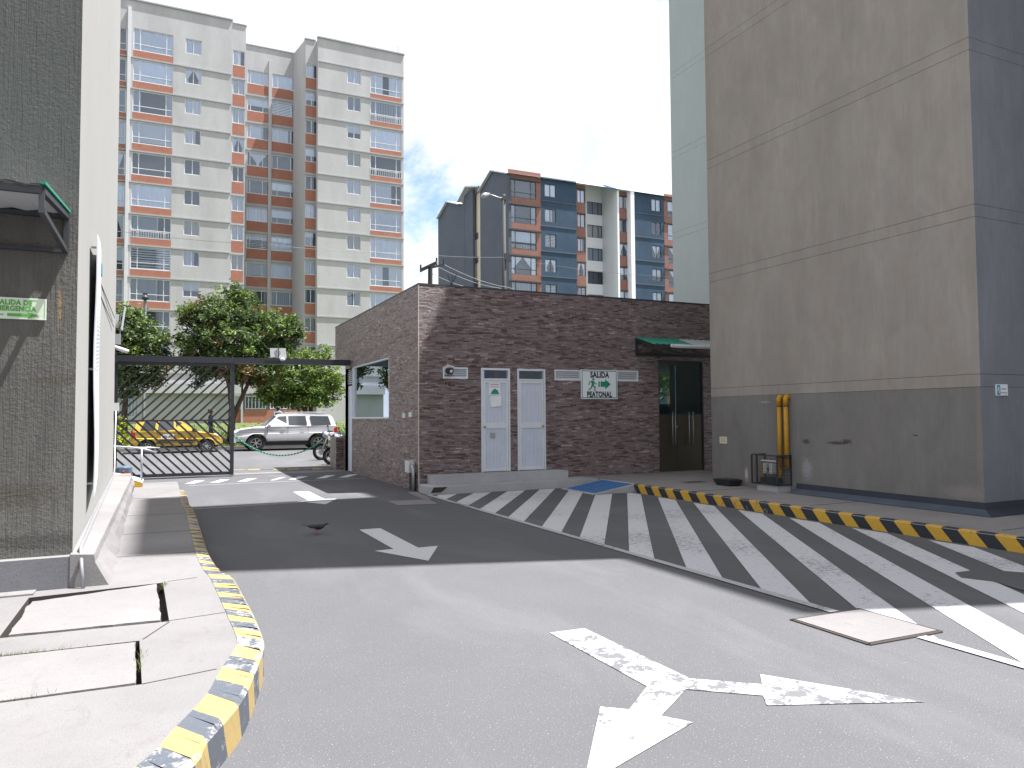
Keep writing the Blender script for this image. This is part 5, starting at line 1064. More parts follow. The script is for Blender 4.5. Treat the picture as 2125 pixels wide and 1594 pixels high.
pk = onX(974, 388, bx0); b.prism([(yA-.3, ztop-4), (yA-.3, onX(994, 396, bx0).z), (pk.y, pk.z), (PT[1].y, PT[1].z), (PT[1].y, ztop-6)], lambda p, t: (t, p[0], p[1]), bx0+.76, bx0+.9); roofq(Vector((0, PS[2].y-.6, onX(994, 396, bx0).z+.15)), Vector((0, pk.y, pk.z)), .5); roofq(Vector((0, pk.y, pk.z)), Vector((0, PT[1].y, PT[1].z+.1)), .5); obj('roof', b, M['roof_sheet'], bb_, fix=False)
b = MB(); b.bar((cut_x(1250, 384), BY-.2, onY(1250, 386, BY).z), (cut_x(1281, 394), BY-.2, onY(1281, 395, BY).z), .12, .1); obj('roof_edge', b, plain('bright_blue_edge', (.08, .22, .55), .6), bb_)

# ---------------------------------------------------------------- poles, wires
A0, A1 = onY(1044.5, 600, 40), onY(1047, 404, 40); xx = onY(1046, 500, 40).x
lp = thing('street_lamp', 'grey concrete street lamp with a single arm rising behind the gatehouse', 'street lamp', (xx, 40, .4))
b = MB(); b.tube([(xx, 40, .4), (xx, 40, A1.z)], [.17, .10], 12); obj('pole', b, plain('concrete_pole', (.035, .037, .037), .8), lp, smooth=True)
h0, h1 = onY(1038, 411, 39.8), onY(1012, 402, 39.5); b = MB(); b.tube([(xx, 40, A1.z-.15), h0, h1], .035, 8); obj('arm', b, M['galv'], lp, smooth=True)
h2 = onY(999, 409, 39.4); b = MB(); b.tube([h1+Vector((.1, 0, 0)), h1.lerp(h2, .5), h2], [.06, .16, .10], 10); obj('lamp_head', b, M['galv'], lp, smooth=True)
b = MB(); b.box(xx-.14, xx+.14, 39.86, 40.14, A1.z-.35, A1.z-.1); b.box(xx-.05, xx+.3, 39.8, 39.9, onY(1050, 536, 40).z-.15, onY(1050, 536, 40).z+.25); obj('bracket', b, M['dark_steel'], lp)
tp = thing('utility_pole', 'T shaped utility pole top with wires above the gatehouse corner', 'utility pole', (onY(890, 580, 30).x, 30, .2))
a, c = onY(888.5, 592, 30), onY(893, 553, 30); b = MB(); b.tube([(a.x, 30, .2), (c.x, 30, c.z)], [.14, .10], 10); obj('pole', b, M['dark_steel'], tp)
b = MB(); b.bar(onY(873, 561, 30.3), onY(906.5, 545, 29.6), .10, .12); b.bar(onY(893, 556, 30.), onY(921, 549.5, 30), .09, .09); obj('crossarm', b, M['dark_steel'], tp)
b = MB()
for q in ((873, 560), (906, 545.5), (921, 548)): p = onY(*q, 30); b.tube([p+Vector((0, 0, -.1)), p+Vector((0, 0, .22))], .04, 6)
obj('insulator', b, M['dark_steel'], tp)
def wire(pts, label, r=.014):
    P = [onY(px, py, Y) for px, py, Y in pts]; o = []
    for i in range(len(P)-1):
        for k in range(6):
            t = k/6; p = P[i].lerp(P[i+1], t); p.z -= (P[i]-P[i+1]).length*.015*4*t*(1-t); o.append(p)
    o.append(P[-1]); b = MB(); b.tube(o, r, 5); tag(obj('overhead_wire', b, M['wirem'] if r > .01 else M['dark_steel']), label, 'wire')
M['concp'] = plain('grey_pole', (.16, .17, .18), .7); M['wirem'] = plain('grey_wire', (.25, .26, .28), .6)
wire([(921, 549, 30), (1058, 597, 38), (1180, 640, 44)], 'upper of the sagging wires from the utility pole'); wire([(907, 553, 30), (1037, 598, 38), (1120, 625, 42)], 'middle sagging wire from the utility pole'); wire([(893, 566, 30), (997, 600, 38), (1080, 625, 42)], 'lowest sagging wire from the utility pole')
wire([(150, 470, 38), (234, 478, 38), (560, 508, 38), (840, 524.5, 39), (1045, 534, 39.8), (1400, 575, 41)], 'long thin wire crossing the facades past the street lamp pole', .009)
for k, (q0, q1) in enumerate((((936, 592), (929, 570)), ((936, 592), (939, 572)), ((937, 592), (948, 568)))): b = MB(); b.tube([onY(*q0, 20), onY(*q1, 20)], .012, 5); tag(obj('roof_rod', b, M['dark_steel']), ['left rod of the three thin rods on the gatehouse roof', 'middle rod of the three thin rods on the gatehouse roof', 'right rod of the three thin rods on the gatehouse roof'][k], 'rod')
A = onY(301, 625, 50); sl2 = thing('small_street_lamp', 'slim grey lamp post top showing above the left tree', 'street lamp', (A.x, 50, .9))
b = MB(); b.tube([(A.x, 50, .9), (A.x, 50, onY(301, 612, 50).z)], .09, 8); obj('pole', b, M['concp'], sl2); b = MB(); b.ball(onY(301, 618, 49.9), (.2, .2, .16)); b.bar(onY(296, 609, 50), onY(306, 611, 50), .1, .1); obj('lamp_head', b, M['dark_steel'], sl2)

# ---------------------------------------------------------------- trees
import numpy as np
def leaves(clumps, n, size, seed, spread=.28, mats=4, weights=(.5, .25, .2, .05)):
    R = np.random.default_rng(seed); C = []; 
    vol = np.array([r[0]*r[1]*r[2] for _, r, *_ in clumps])**.75; vol /= vol.sum(); V = []; MI = []
    for (c, r, *ex), f in zip(clumps, vol):
        m = int(n*f); ns = max(6, int(m/42)); d = R.normal(size=(ns, 3)); d /= np.linalg.norm(d, axis=1)[:, None]; rad = R.uniform(.30, 1.18, ns)**.62
        sub = np.array(c)+d*np.array(r)*rad[:, None]; idx = R.integers(0, ns, m); p = sub[idx]+R.normal(size=(m, 3))*spread*R.uniform(.5, 1.2, (m, 1))*np.array([1, 1, .75])*.62
        a = R.normal(size=(m, 3)); a[:, 2] *= .6; a /= np.linalg.norm(a, axis=1)[:, None]; q = R.normal(size=(m, 3)); bq = np.cross(a, q); bq /= np.linalg.norm(bq, axis=1)[:, None]
        L = size*R.uniform(.7, 1.35, (m, 1)); quad = np.stack([p-a*L, p+bq*L*.42, p+a*L, p-bq*L*.42], 1); V.append(quad)
        w_ = ex[0] if ex else weights; sm = R.choice(len(w_), ns, p=w_); mi = sm[idx]; k = R.random(m) < .3; mi[k] = np.minimum(R.choice(len(w_), k.sum(), p=w_), 2 if len(w_) > 2 else 1); MI.append(mi)
    V = np.concatenate(V).reshape(-1, 3); MI = np.concatenate(MI); return V, MI
def leaf_obj(name, parent, V, MI, mats):
    me = bpy.data.meshes.new(name); n = len(V)//4; V = V-np.array(WLD[parent.name]); me.vertices.add(n*4); me.vertices.foreach_set('co', V.ravel()); me.loops.add(n*4); me.loops.foreach_set('vertex_index', np.arange(n*4))
    me.polygons.add(n); me.polygons.foreach_set('loop_start', np.arange(n)*4)
    for m in mats: me.materials.append(m)
    me.polygons.foreach_set('material_index', MI); me.update(); me.validate(); return place(name, me, parent, WLD[parent.name])
LM = [M['leaf'], M['leaf2'], M['leaf3'], M['leaf_red']]
def tree(name, label, base, trunks, clumps, n, size, seed, mats=LM, group=None, spread=.27):
    t = thing(name, label, 'tree', base, group); b = MB()
    for pts, rr in trunks: b.tube(pts, rr, 9)
    obj('trunk', b, M['bark'], t, smooth=True); V, MI = leaves(clumps, n, size, seed, spread); leaf_obj('crown', t, V, MI, mats); return t
def cl(px, py, Y, rx, rz, ry=None, wts=None):
    p = onY(px, py, Y); c = ((p.x, p.y, p.z), (rx, ry or rx, rz)); return c+((wts,) if wts else ())
Yt1 = 37.6; w_n = (.47, .25, .27, .01); w_r = (.22, .18, .12, .48); w_b = (.22, .72, .06, .0)
P_ = lambda x, y, Y=Yt1: onY(x, y, Y)
bs = P_(479, 925); bs.z = .4
tree('broadleaf_tree', 'tall broadleaf tree with bronze tinged crown behind the open side of the gate', bs,
     [([bs, P_(480, 890), P_(483, 858), P_(478, 820), P_(476, 780), P_(480, 740), P_(470, 690)], [.20, .17, .15, .12, .09, .06, .03]), ([P_(483, 868), P_(497, 835, 37.8), P_(511, 805, 38), P_(522, 780, 38.1), P_(540, 740, 38.2), P_(560, 700, 38)], [.13, .11, .09, .08, .05, .02]), ([P_(478, 815), P_(468, 780, 37.4), P_(448, 740, 37.2), P_(425, 690, 37)], [.08, .06, .04, .02]), ([P_(480, 760), P_(500, 710, 37.3), P_(520, 660, 37.5)], [.07, .05, .02]), ([P_(476, 790), P_(486, 730, 37.9), P_(484, 650, 38)], [.07, .05, .02]), ([P_(404, 800), P_(410, 760, 37.6)], [.02, .05])],
     [cl(490, 650, 37.6, 1.35, 1.0, 1.3, w_n), cl(440, 665, 37.2, 1.1, .9, 1.1, w_n), cl(404, 650, 37.5, .75, .55, .8, w_r), cl(545, 690, 37.9, 1.3, .95, 1.2, w_n), (cl(598, 680, 38, .62, .5, .8, w_n)), cl(470, 710, 37, 1.5, .85, 1.3, w_n), cl(420, 725, 37.4, 1.1, .85, 1.2, w_n), cl(530, 735, 38, 1.5, .75, 1.3, w_n), cl(590, 730, 38.2, .8, .7, 1., w_n), cl(486, 622, 37.7, .45, .55, .6, w_n), cl(452, 620, 37.6, .18, .42, .3, w_n), cl(505, 628, 37.6, .5, .45, .5, w_n), cl(445, 760, 37.3, 1.2, .55, 1., w_n), cl(500, 770, 37.2, 1.0, .40, 1.0, w_r), cl(415, 785, 37.6, .35, .4, .4, w_n), cl(556, 775, 38.2, .9, .42, .8, w_r), cl(606, 668, 38, .3, .22, .4, w_n), cl(385, 700, 37.5, .3, .5, .5, w_n), cl(392, 640, 37.5, .35, .3, .4, w_r), cl(378, 662, 37.5, .22, .16, .3, w_r), cl(418, 628, 37.5, .3, .22, .3, w_r), cl(560, 655, 37.9, .35, .3, .4, w_n), cl(618, 690, 38, .25, .16, .3, w_n), cl(470, 608, 37.6, .16, .3, .2, w_n), cl(487, 598, 37.6, .12, .25, .2, w_n), cl(395, 760, 37.5, .3, .2, .3, w_n), cl(520, 790, 38, .8, .25, .6, w_r)], 34000, .088, 1)
bs = onY(635, 865, 42); bs.z = zl(42)
tree('rounded_tree', 'round bright green tree above the white car', bs,
     [([bs, onY(633, 850, 42), onY(622, 820, 42), onY(600, 790, 42)], [.16, .14, .1, .04]), ([bs+Vector((.35, 0, 0)), onY(645, 848, 42), onY(650, 815, 42.2), onY(660, 780, 42)], [.14, .12, .08, .03]), ([bs+Vector((-.3, 0, 0)), onY(620, 850, 42), onY(605, 830, 42)], [.10, .08, .04])],
     [cl(620, 790, 42, 1.7, .95, 1.5, w_b), cl(575, 805, 42, 1.05, .8, 1., w_b), cl(665, 800, 42.2, 1.2, .85, 1.1, w_b), cl(640, 750, 42, 1.2, .6, 1., w_b), cl(560, 822, 42, .7, .45, .7, w_b), cl(590, 760, 41.8, .9, .5, .8, w_r), cl(690, 785, 42.2, .6, .7, .7, w_b), cl(675, 738, 42, .35, .55, .4, w_b), cl(612, 832, 42, 1.3, .32, 1, w_b), cl(668, 832, 42, .9, .3, .8, w_b), cl(556, 770, 41.6, .6, .45, .6, w_r)], 19000, .085, 2)
bs = onY(258, 900, 37.5); bs.z = .4
tree('left_tree', 'dark broadleaf tree standing behind the closed part of the gate at the left', bs,
     [([bs, P_(258, 860), P_(262, 810), P_(270, 760), P_(285, 700)], [.15, .13, .1, .07, .03]), ([P_(260, 830), P_(248, 780), P_(240, 730)], [.09, .06, .03])],
     [cl(268, 690, 37.5, 1.0, .9, 1.2, w_n), cl(300, 720, 37.5, 1.1, .85, 1.2, w_n), cl(250, 750, 37.4, 1.2, .9, 1.2, w_n), cl(300, 765, 37.5, 1.0, .65, 1.0, w_n), cl(335, 735, 37.6, .35, .35, .5, w_r), cl(268, 655, 37.5, .45, .5, .6, w_n), cl(245, 700, 37.4, .8, .9, .9, w_n), cl(262, 800, 37.4, .9, .5, .8, w_n), cl(325, 790, 37.6, .5, .3, .5, w_r), cl(310, 690, 37.6, .7, .5, .7, w_n), cl(225, 720, 37.4, .9, 1.0, .9, w_n)], 19000, .085, 3)
bs = Vector((19.6, 27, .1)); w_t = (.3, .6, .1, 0)
tree('back_tree', 'tree rising behind the gatehouse roof beside the pale green tower', bs, [([bs, bs+Vector((0, 0, 2.5)), bs+Vector((.3, .2, 5.))], [.14, .1, .04])], [((19.8, 27, 4.2), (1.9, 1.6, 1.5), w_t), ((20.1, 27, 6.0), (.9, .9, .6), w_t), ((19.0, 26.5, 3.4), (1.1, 1.1, .9), w_t), ((20.9, 27, 6.5), (.4, .4, .4), w_t)], 7000, .10, 4)
bs = onY(250, 925, 36.6); bs.z = .38; t = thing('yellow_shrub', 'small yellow green shrub behind the gate beside the taxi', 'shrub', bs); V, MI = leaves([cl(250, 905, 36.6, .35, .55, .35, (.1, .9)), cl(246, 882, 36.6, .3, .3, .3, (.1, .9))], 1500, .06, 5, .15); leaf_obj('foliage', t, V, MI, [M['leaf2'], M['leaf_y']])

# ---------------------------------------------------------------- vehicles
def arch(cx, r, zb, n=9, rev=False):
    o = []
    a0 = math.asin(max(-1, min(1, (zb-.36)/r)))
    for i in range(n+1): t = a0+(math.pi-2*a0)*i/n; o.append((cx+r*math.cos(t), .36+r*math.sin(t)))
    return o
def car(name, label, loc, rotz, P, paint):
    L, W_ = P['L'], P['W']; t = thing(name, label, P['cat'], (0, 0, 0)); hw = W_/2
    def pt(x, s, z):                                                   # tumblehome above the belt, slight plan taper at the ends
        e = max(0, abs(x-L/2)-L*.32)/(L*.18); y = hw-.10*min(1, e)**2
        if z > P['belt']: y -= .035+(z-P['belt'])*.30
        elif z < .62: y -= (.62-z)*.10
        return (x, s*y, z)
    body = P['body']; zs = sum(p[1] for p in body)/len(body)
    def slab(poly, mats, nm, inset):
        b = MB(); ns = len(poly); sl_ = [(-1, inset, 1), (-1, 0, 0), (1, 0, 0), (1, inset, 1)]
        i0 = []
        for s_, ins, cap in sl_:
            i0.append(len(b.v))
            for x, z in poly:
                q = pt(x, s_, z); y = q[1]
                if cap: b.v.append(Vector((x+(L/2-x)*.012, y, z+(zs-z)*.03)))
                else: b.v.append(Vector((x, y-s_*.07, z)))
        for k in range(3):
            for j in range(ns): b.f.append((i0[k]+j, i0[k]+(j+1) % ns, i0[k+1]+(j+1) % ns, i0[k+1]+j)); b.m.append(0)
        for tr_ in tessellate_polygon([[Vector((p[0], p[1], 0)) for p in poly]]):
            b.f.append(tuple(i0[0]+q for q in tr_)); b.m.append(0); b.f.append(tuple(i0[3]+q for q in reversed(tr_))); b.m.append(0)
        return obj(nm, b, mats, t)
    slab(body, paint, 'body', .07)
    b = MB(); b.box(P['wx'][0]-.45, P['wx'][1]+.45, -hw+.22, hw-.22, .24, .62); obj('underbody', b, M['black_plastic'], t)
    ghp = P['roof']; b = MB(); n_ = len(ghp)
    for s_ in (-1, 1):
        for x, z in ghp: b.v.append(Vector(pt(x, s_, z)))
    for tr_ in tessellate_polygon([[Vector((p[0], p[1], 0)) for p in ghp]]): b.f.append(tuple(tr_)); b.m.append(0); b.f.append(tuple(n_+q for q in reversed(tr_))); b.m.append(0)
    for j in range(n_): b.f.append((j, (j+1) % n_, n_+(j+1) % n_, n_+j)); b.m.append(0)
    obj('cabin', b, paint, t)
    def side_poly(poly, off):
        for s_ in (-1, 1):
            b = MB(); b.quad(*[Vector(pt(x, s_, z))+Vector((0, s_*off, 0)) for x, z in poly]); yield b
    for wpoly in P['win']:
        for b in side_poly(wpoly, .006): obj('side_window', b, M['car_black'], t, fix=False)
    a_, c_ = P['ws']; b = MB(); k = .006
    b.quad(Vector(pt(a_[0]+.03, -1, a_[1]))+Vector((k, .06, k)), Vector(pt(a_[0]+.03, 1, a_[1]))+Vector((k, -.06, k)), Vector(pt(c_[0]+.03, 1, c_[1]))+Vector((k, -.06, k)), Vector(pt(c_[0]+.03, -1, c_[1]))+Vector((k, .06, k))); obj('windscreen', b, M['car_black'], t, fix=False)
    a_, c_ = P['rw']; b = MB(); b.quad(Vector(pt(a_[0]-.02, -1, a_[1]))+Vector((-k, .08, k)), Vector(pt(a_[0]-.02, 1, a_[1]))+Vector((-k, -.08, k)), Vector(pt(c_[0]-.02, 1, c_[1]))+Vector((-k, -.08, k)), Vector(pt(c_[0]-.02, -1, c_[1]))+Vector((-k, .08, k))); obj('rear_window', b, M['car_black'], t, fix=False)
    # door gaps, handles, trim
    b = MB()
    for s_ in (-1, 1):
        for x in P['gaps']:
            zt_ = P['belt']-.01; q0, q1 = Vector(pt(x, s_, .46)), Vector(pt(x, s_, zt_)); b.bar(q0+Vector((0, s_*.001, 0)), q1+Vector((0, s_*.001, 0)), .012, .012, up=(1, 0, 0))
        q0, q1 = Vector(pt(P['gaps'][0], s_, .47)), Vector(pt(P['gaps'][-1], s_, .47)); b.bar(q0, q1, .012, .012)
    obj('door_gap', b, M['black_plastic'], t)
    for s_ in (-1, 1):
        for x in P['handles']: q = Vector(pt(x, s_, P['belt']-.13)); b = MB(); b.box(q.x-.08, q.x+.08, q.y-.018, q.y+.018, q.z-.018, q.z+.018); obj('door_handle', b, P.get('hm', M['black_plastic']), t)
        if P.get('trim'):
            z = P['trim']; b = MB(); q0, q1 = Vector(pt(P['wx'][0]+.45, s_, z)), Vector(pt(P['wx'][1]-.45, s_, z)); b.bar(q0, q1, .03, .07); obj('side_trim', b, P['tm'], t)
        q = Vector(pt(P['mirror'][0], s_, P['mirror'][1])); b = MB(); b.ball(q+Vector((0, s_*.10, .02)), (.07, .12, .085), 10, 6); obj('mirror', b, P.get('mm', paint), t, smooth=True)
        x, z, dx, dz = P['hl']; q = Vector(pt(x, s_, z)); b = MB(); b.ball((x-.10, s_*(abs(q.y)-.17), z), (dx, .17, dz), 12, 7); obj('headlight', b, M['lamp'], t, smooth=True)
        b = MB(); b.ball((x-.20, s_*(abs(q.y)-.045), z), (.07, .05, dz*.8), 10, 6); obj('indicator', b, M['amber'], t, smooth=True)
        x, z, dz = P['tl']; q = Vector(pt(x+.03, s_, z)); b = MB(); b.box(x-.01, x+.15, min(q.y, q.y-s_*.14), max(q.y, q.y-s_*.14)+.0, z-dz, z+dz); obj('taillight', b, M['redlens'], t)
    for x0_, x1_, nm in (( -.04, .10, 'rear_bumper'), (L-.10, L+.035, 'front_bumper')):
        b = MB(); b.box(x0_, x1_, -hw+.10, hw-.10, .40, .62); obj(nm, b, P['bump'], t)
    b = MB(); b.box(L-.02, L+.012, -.45, .45, .66, .80); obj('grille', b, M['black_plastic'], t)
    for x in P['wx']:
        for s_ in (-1, 1):
            c = Vector((x, s_*(hw-.13), P['r'])); wh = place('wheel', None, t, c); r = P['r']
            b = MB(); pr = [(r*.62, -.10), (r*.95, -.11), (r, -.07), (r, .07), (r*.95, .11), (r*.62, .10)]; n_ = 28; i0 = len(b.v)
            for q in range(n_):
                a = 2*math.pi*q/n_
                for rr_, yy_ in pr: b.v.append(c+Vector((rr_*math.cos(a), yy_, rr_*math.sin(a))))
            for q in range(n_):
                for w2 in range(len(pr)): b.f.append((i0+q*6+w2, i0+q*6+(w2+1) % 6, i0+((q+1) % n_)*6+(w2+1) % 6, i0+((q+1) % n_)*6+w2)); b.m.append(0)
            obj('tyre', b, M['rubber'], wh, fix=True)
            b = MB(); b.tube([c+Vector((0, s_*.02, 0)), c+Vector((0, s_*.03, 0))], r*.60, 24, 1); b.torus(c+Vector((0, s_*.075, 0)), r*.60, .022, 'Y', 24, 6)
            for q in range(P['spokes']): a = 2*math.pi*q/P['spokes']+.3; b.bar(c+Vector((0, s_*.07, 0)), c+Vector((math.cos(a)*r*.60, s_*.075, math.sin(a)*r*.60)), .03, r*.22, up=(0, 1, 0))
            b.tube([c+Vector((0, s_*.05, 0)), c+Vector((0, s_*.095, 0))], r*.16, 12); obj('rim', b, [M['silver'], M['black_plastic']], wh)
    t.location = loc; t.rotation_euler[2] = rotz; t.scale = (1, 1, .93); return t
M['car_black'] = (lambda n: n.set((.045, .052, .058), .05, None, .9))(NB('tinted_car_glass'))
SUV = dict(cat='car', L=4.42, W=1.78, r=.37, wx=(.86, 3.52), belt=1.14, spokes=6, bump=M['suv'], gaps=(1.32, 2.20, 3.05), handles=(1.52, 2.38), mirror=(2.98, 1.18), hl=(4.34, .84, .14, .11), tl=(.02, .95, .14), hm=M['suv'],
    body=[(.02, .50), (-.02, .62), (0, .80), (.06, 1.14), (1.6, 1.16), (3.12, 1.15), (3.7, 1.08), (4.20, 1.0), (4.38, .86), (4.42, .66), (4.40, .46)]+[(p[0], p[1]) for p in arch(3.52, .46, .44)]+[(p[0], p[1]) for p in arch(.86, .46, .44)],
    roof=[(.07, 1.12), (.22, 1.58), (.34, 1.70), (.8, 1.745), (1.9, 1.75), (2.40, 1.72), (2.62, 1.64), (3.16, 1.13)],
    win=[[(2.24, 1.19), (2.98, 1.19), (2.58, 1.60), (2.24, 1.62)], [(1.36, 1.19), (2.16, 1.19), (2.16, 1.62), (1.42, 1.62)], [(.30, 1.19), (1.16, 1.19), (1.24, 1.62), (.42, 1.60)]],
    ws=((3.14, 1.15), (2.62, 1.64)), rw=((.10, 1.18), (.25, 1.60)))
sA = onY(712, 925, 33.75)
suv = car('suv', 'white four door SUV parked at the far kerb, facing left', (7.18, 34.62, zst(33.8)), math.pi, SUV, M['suv'])
# roof rack rails (parts of the SUV)
for s_ in (-1, 1):
    b = MB(); b.tube([(.5, s_*.60, 1.74), (.62, s_*.60, 1.80), (2.1, s_*.60, 1.80), (2.25, s_*.60, 1.74)], .02, 6); o = place('roof_rail', mesh('roof_rail', b, M['galv']), None, (0, 0, 0)); o.parent = suv
TX = dict(cat='taxi', L=3.46, W=1.52, r=.285, wx=(.60, 2.86), belt=.98, spokes=8, bump=M['taxi'], gaps=(.98, 1.62, 2.42), handles=(1.12, 1.82), mirror=(2.36, 1.02), hl=(3.38, .74, .13, .10), tl=(.03, .86, .17), trim=.56, tm=M['black_plastic'], mm=M['black_plastic'],
    body=[(.02, .40), (-.02, .50), (0, .70), (.06, .98), (1.2, .99), (2.40, .985), (2.85, .90), (3.22, .80), (3.40, .68), (3.46, .52), (3.44, .34)]+[(p[0], p[1]-.07) for p in arch(2.86, .36, .40)]+[(p[0], p[1]-.07) for p in arch(.60, .36, .40)],
    roof=[(.08, .96), (.22, 1.36), (.34, 1.47), (.9, 1.505), (1.6, 1.49), (1.86, 1.44), (2.46, .975)],
    win=[[(1.68, 1.03), (2.34, 1.03), (1.86, 1.38), (1.68, 1.41)], [(1.02, 1.03), (1.60, 1.03), (1.60, 1.42), (1.06, 1.43)], [(.36, 1.05), (.90, 1.03), (.94, 1.42), (.52, 1.40)]],
    ws=((2.44, .99), (1.87, 1.43)), rw=((.11, 1.02), (.25, 1.38)))
taxi = car('taxi', 'small yellow taxi hatchback parked behind the gate, facing right', (-1.18, 34.45, zst(33.8)), 0, TX, M['taxi'])
b = MB(); b.box(1.12, 1.62, -.778, -.764, .66, .84); pl = place('door_plate', mesh('door_plate', b, M['sign_white']), None, (0, 0, 0)); pl.parent = taxi
me = text_mesh('VEX-504', .13, .003, .8); me.materials.clear(); me.materials.append(M['ink']); o = place('lettering', me, None, (0, 0, 0)); o.parent = pl; o.location = (1.37, -.781, .705); o.rotation_euler = (math.pi/2, 0, 0)
b = MB()
for x0_ in (1.10, 2.0):
    for i in range(9): b.box(x0_+i*.055-.15, x0_+i*.055-.11, -.772, -.760, .44, .50)
b.box(.30, .9, -.775, -.764, .72, .74); o = place('door_markings', mesh('door_markings', b, M['black_plastic']), None, (0, 0, 0)); o.parent = taxi

def motorcycle(label, loc, rotz, tank):
    t = thing('motorcycle', label, 'motorcycle', (0, 0, 0), 'motorcycles parked behind the gatehouse')
    for x, nm in ((0, 'wheel'), (1.32, 'wheel')):
        wq = place('wheel', None, t, (x, 0, .30)); b = MB(); b.torus((x, 0, .30), .26, .055, 'Y', 28, 8); obj('tyre', b, M['rubber'], wq, smooth=True)
        b = MB(); b.torus((x, 0, .30), .205, .014, 'Y', 24, 6); b.tube([(x, -.05, .30), (x, .05, .30)], .04, 10); b.tube([(x, -.03, .30), (x, -.024, .30)], .11, 18)
        for q in range(6): a = q*math.pi/3+.2; b.bar((x, 0, .30), (x+.205*math.cos(a), 0, .30+.205*math.sin(a)), .02, .03, up=(0, 1, 0))
        obj('rim', b, M['silver'], wq)
    b = MB()
    for s_ in (-.08, .08): b.tube([(0, s_, .30), (.20, s_, .82), (.26, s_, .98)], .026, 8)
    obj('fork', b, M['silver'], t, smooth=True)
    b = MB(); b.tube([(.24, -.36, 1.06), (.30, -.2, 1.04), (.27, 0, 1.0), (.30, .2, 1.04), (.24, .36, 1.06)], .014, 8); b.tube([(.22, -.36, 1.06), (.40, -.37, 1.05)], .02, 8); b.tube([(.22, .36, 1.06), (.40, .37, 1.05)], .02, 8); obj('handlebar', b, M['black_plastic'], t)
    b = MB()
    for s_ in (-1, 1): b.tube([(.26, s_*.22, 1.04), (.22, s_*.30, 1.22)], .008, 6); b.ball((.22, s_*.30, 1.25), (.02, .07, .045), 8, 5)
    obj('mirror', b, M['black_plastic'], t)
    b = MB(); b.ball((.13, 0, .93), (.10, .11, .12), 12, 8); obj('headlight', b, M['lamp'], t, smooth=True)
    b = MB()
    for k in range(8): a0, a1 = math.radians(60+k*14), math.radians(74+k*14); b.quad((.32*math.cos(a0), -.06, .30+.32*math.sin(a0)), (.32*math.cos(a1), -.06, .30+.32*math.sin(a1)), (.32*math.cos(a1), .06, .30+.32*math.sin(a1)), (.32*math.cos(a0), .06, .30+.32*math.sin(a0)))
    b.ball((.10, 0, .96), (.10, .08, .09), 10, 6); obj('front_fairing', b, tank, t, fix=False)
    b = MB(); b.tube([(.26, 0, .95), (.50, 0, .70), (.62, 0, .32), (1.0, 0, .32), (1.32, 0, .30)], .028, 8); b.tube([(.50, 0, .80), (1.1, 0, .74), (1.55, 0, .82)], .024, 8); b.tube([(1.32, -.11, .30), (1.12, -.12, .74)], .03, 8); obj('frame', b, M['black_plastic'], t)
    b = MB(); b.box(.56, .86, -.12, .12, .30, .52); b.box(.60, .78, -.09, .09, .52, .66); b.tube([(.56, -.1, .44), (.48, -.14, .28), (.9, -.16, .24), (1.45, -.17, .34)], .035, 8); obj('engine', b, M['dark_steel'], t)
    b = MB(); b.ball((.58, 0, .84), (.26, .15, .13), 14, 8); obj('tank', b, tank, t, smooth=True)
    b = MB(); b.prism([(.80, .80), (1.1, .78), (1.5, .88), (1.5, .94), (1.1, .86), (.78, .90)], lambda p, q: (p[0], q, p[1]), -.14, .14); obj('seat', b, M['black_plastic'], t)
    b = MB(); b.box(1.28, 1.72, -.22, .22, .96, 1.26); tb_ = obj('top_box', b, M['black_plastic'], t); b = MB(); b.box(1.30, 1.70, -.225, .225, 1.262, 1.275); obj('lid', b, M['dark_steel'], tb_)
    b = MB(); b.box(1.34, 1.66, -.226, -.221, 1.06, 1.12); obj('reflector', b, M['redlens'], t)
    t.location = loc; t.rotation_euler[2] = rotz; return t
A = G(667, 957, zst(26)); motorcycle('blue motorcycle with top box, its front wheel clear of the low wall', (A.x, A.y, zst(A.y)), math.radians(-14), M['blue_paint2'])
A = G(689, 966, .02); motorcycle('second motorcycle, mostly hidden behind the low wall, nearest the gatehouse', (A.x, A.y, zst(A.y)), math.radians(-10), M['black_plastic'])

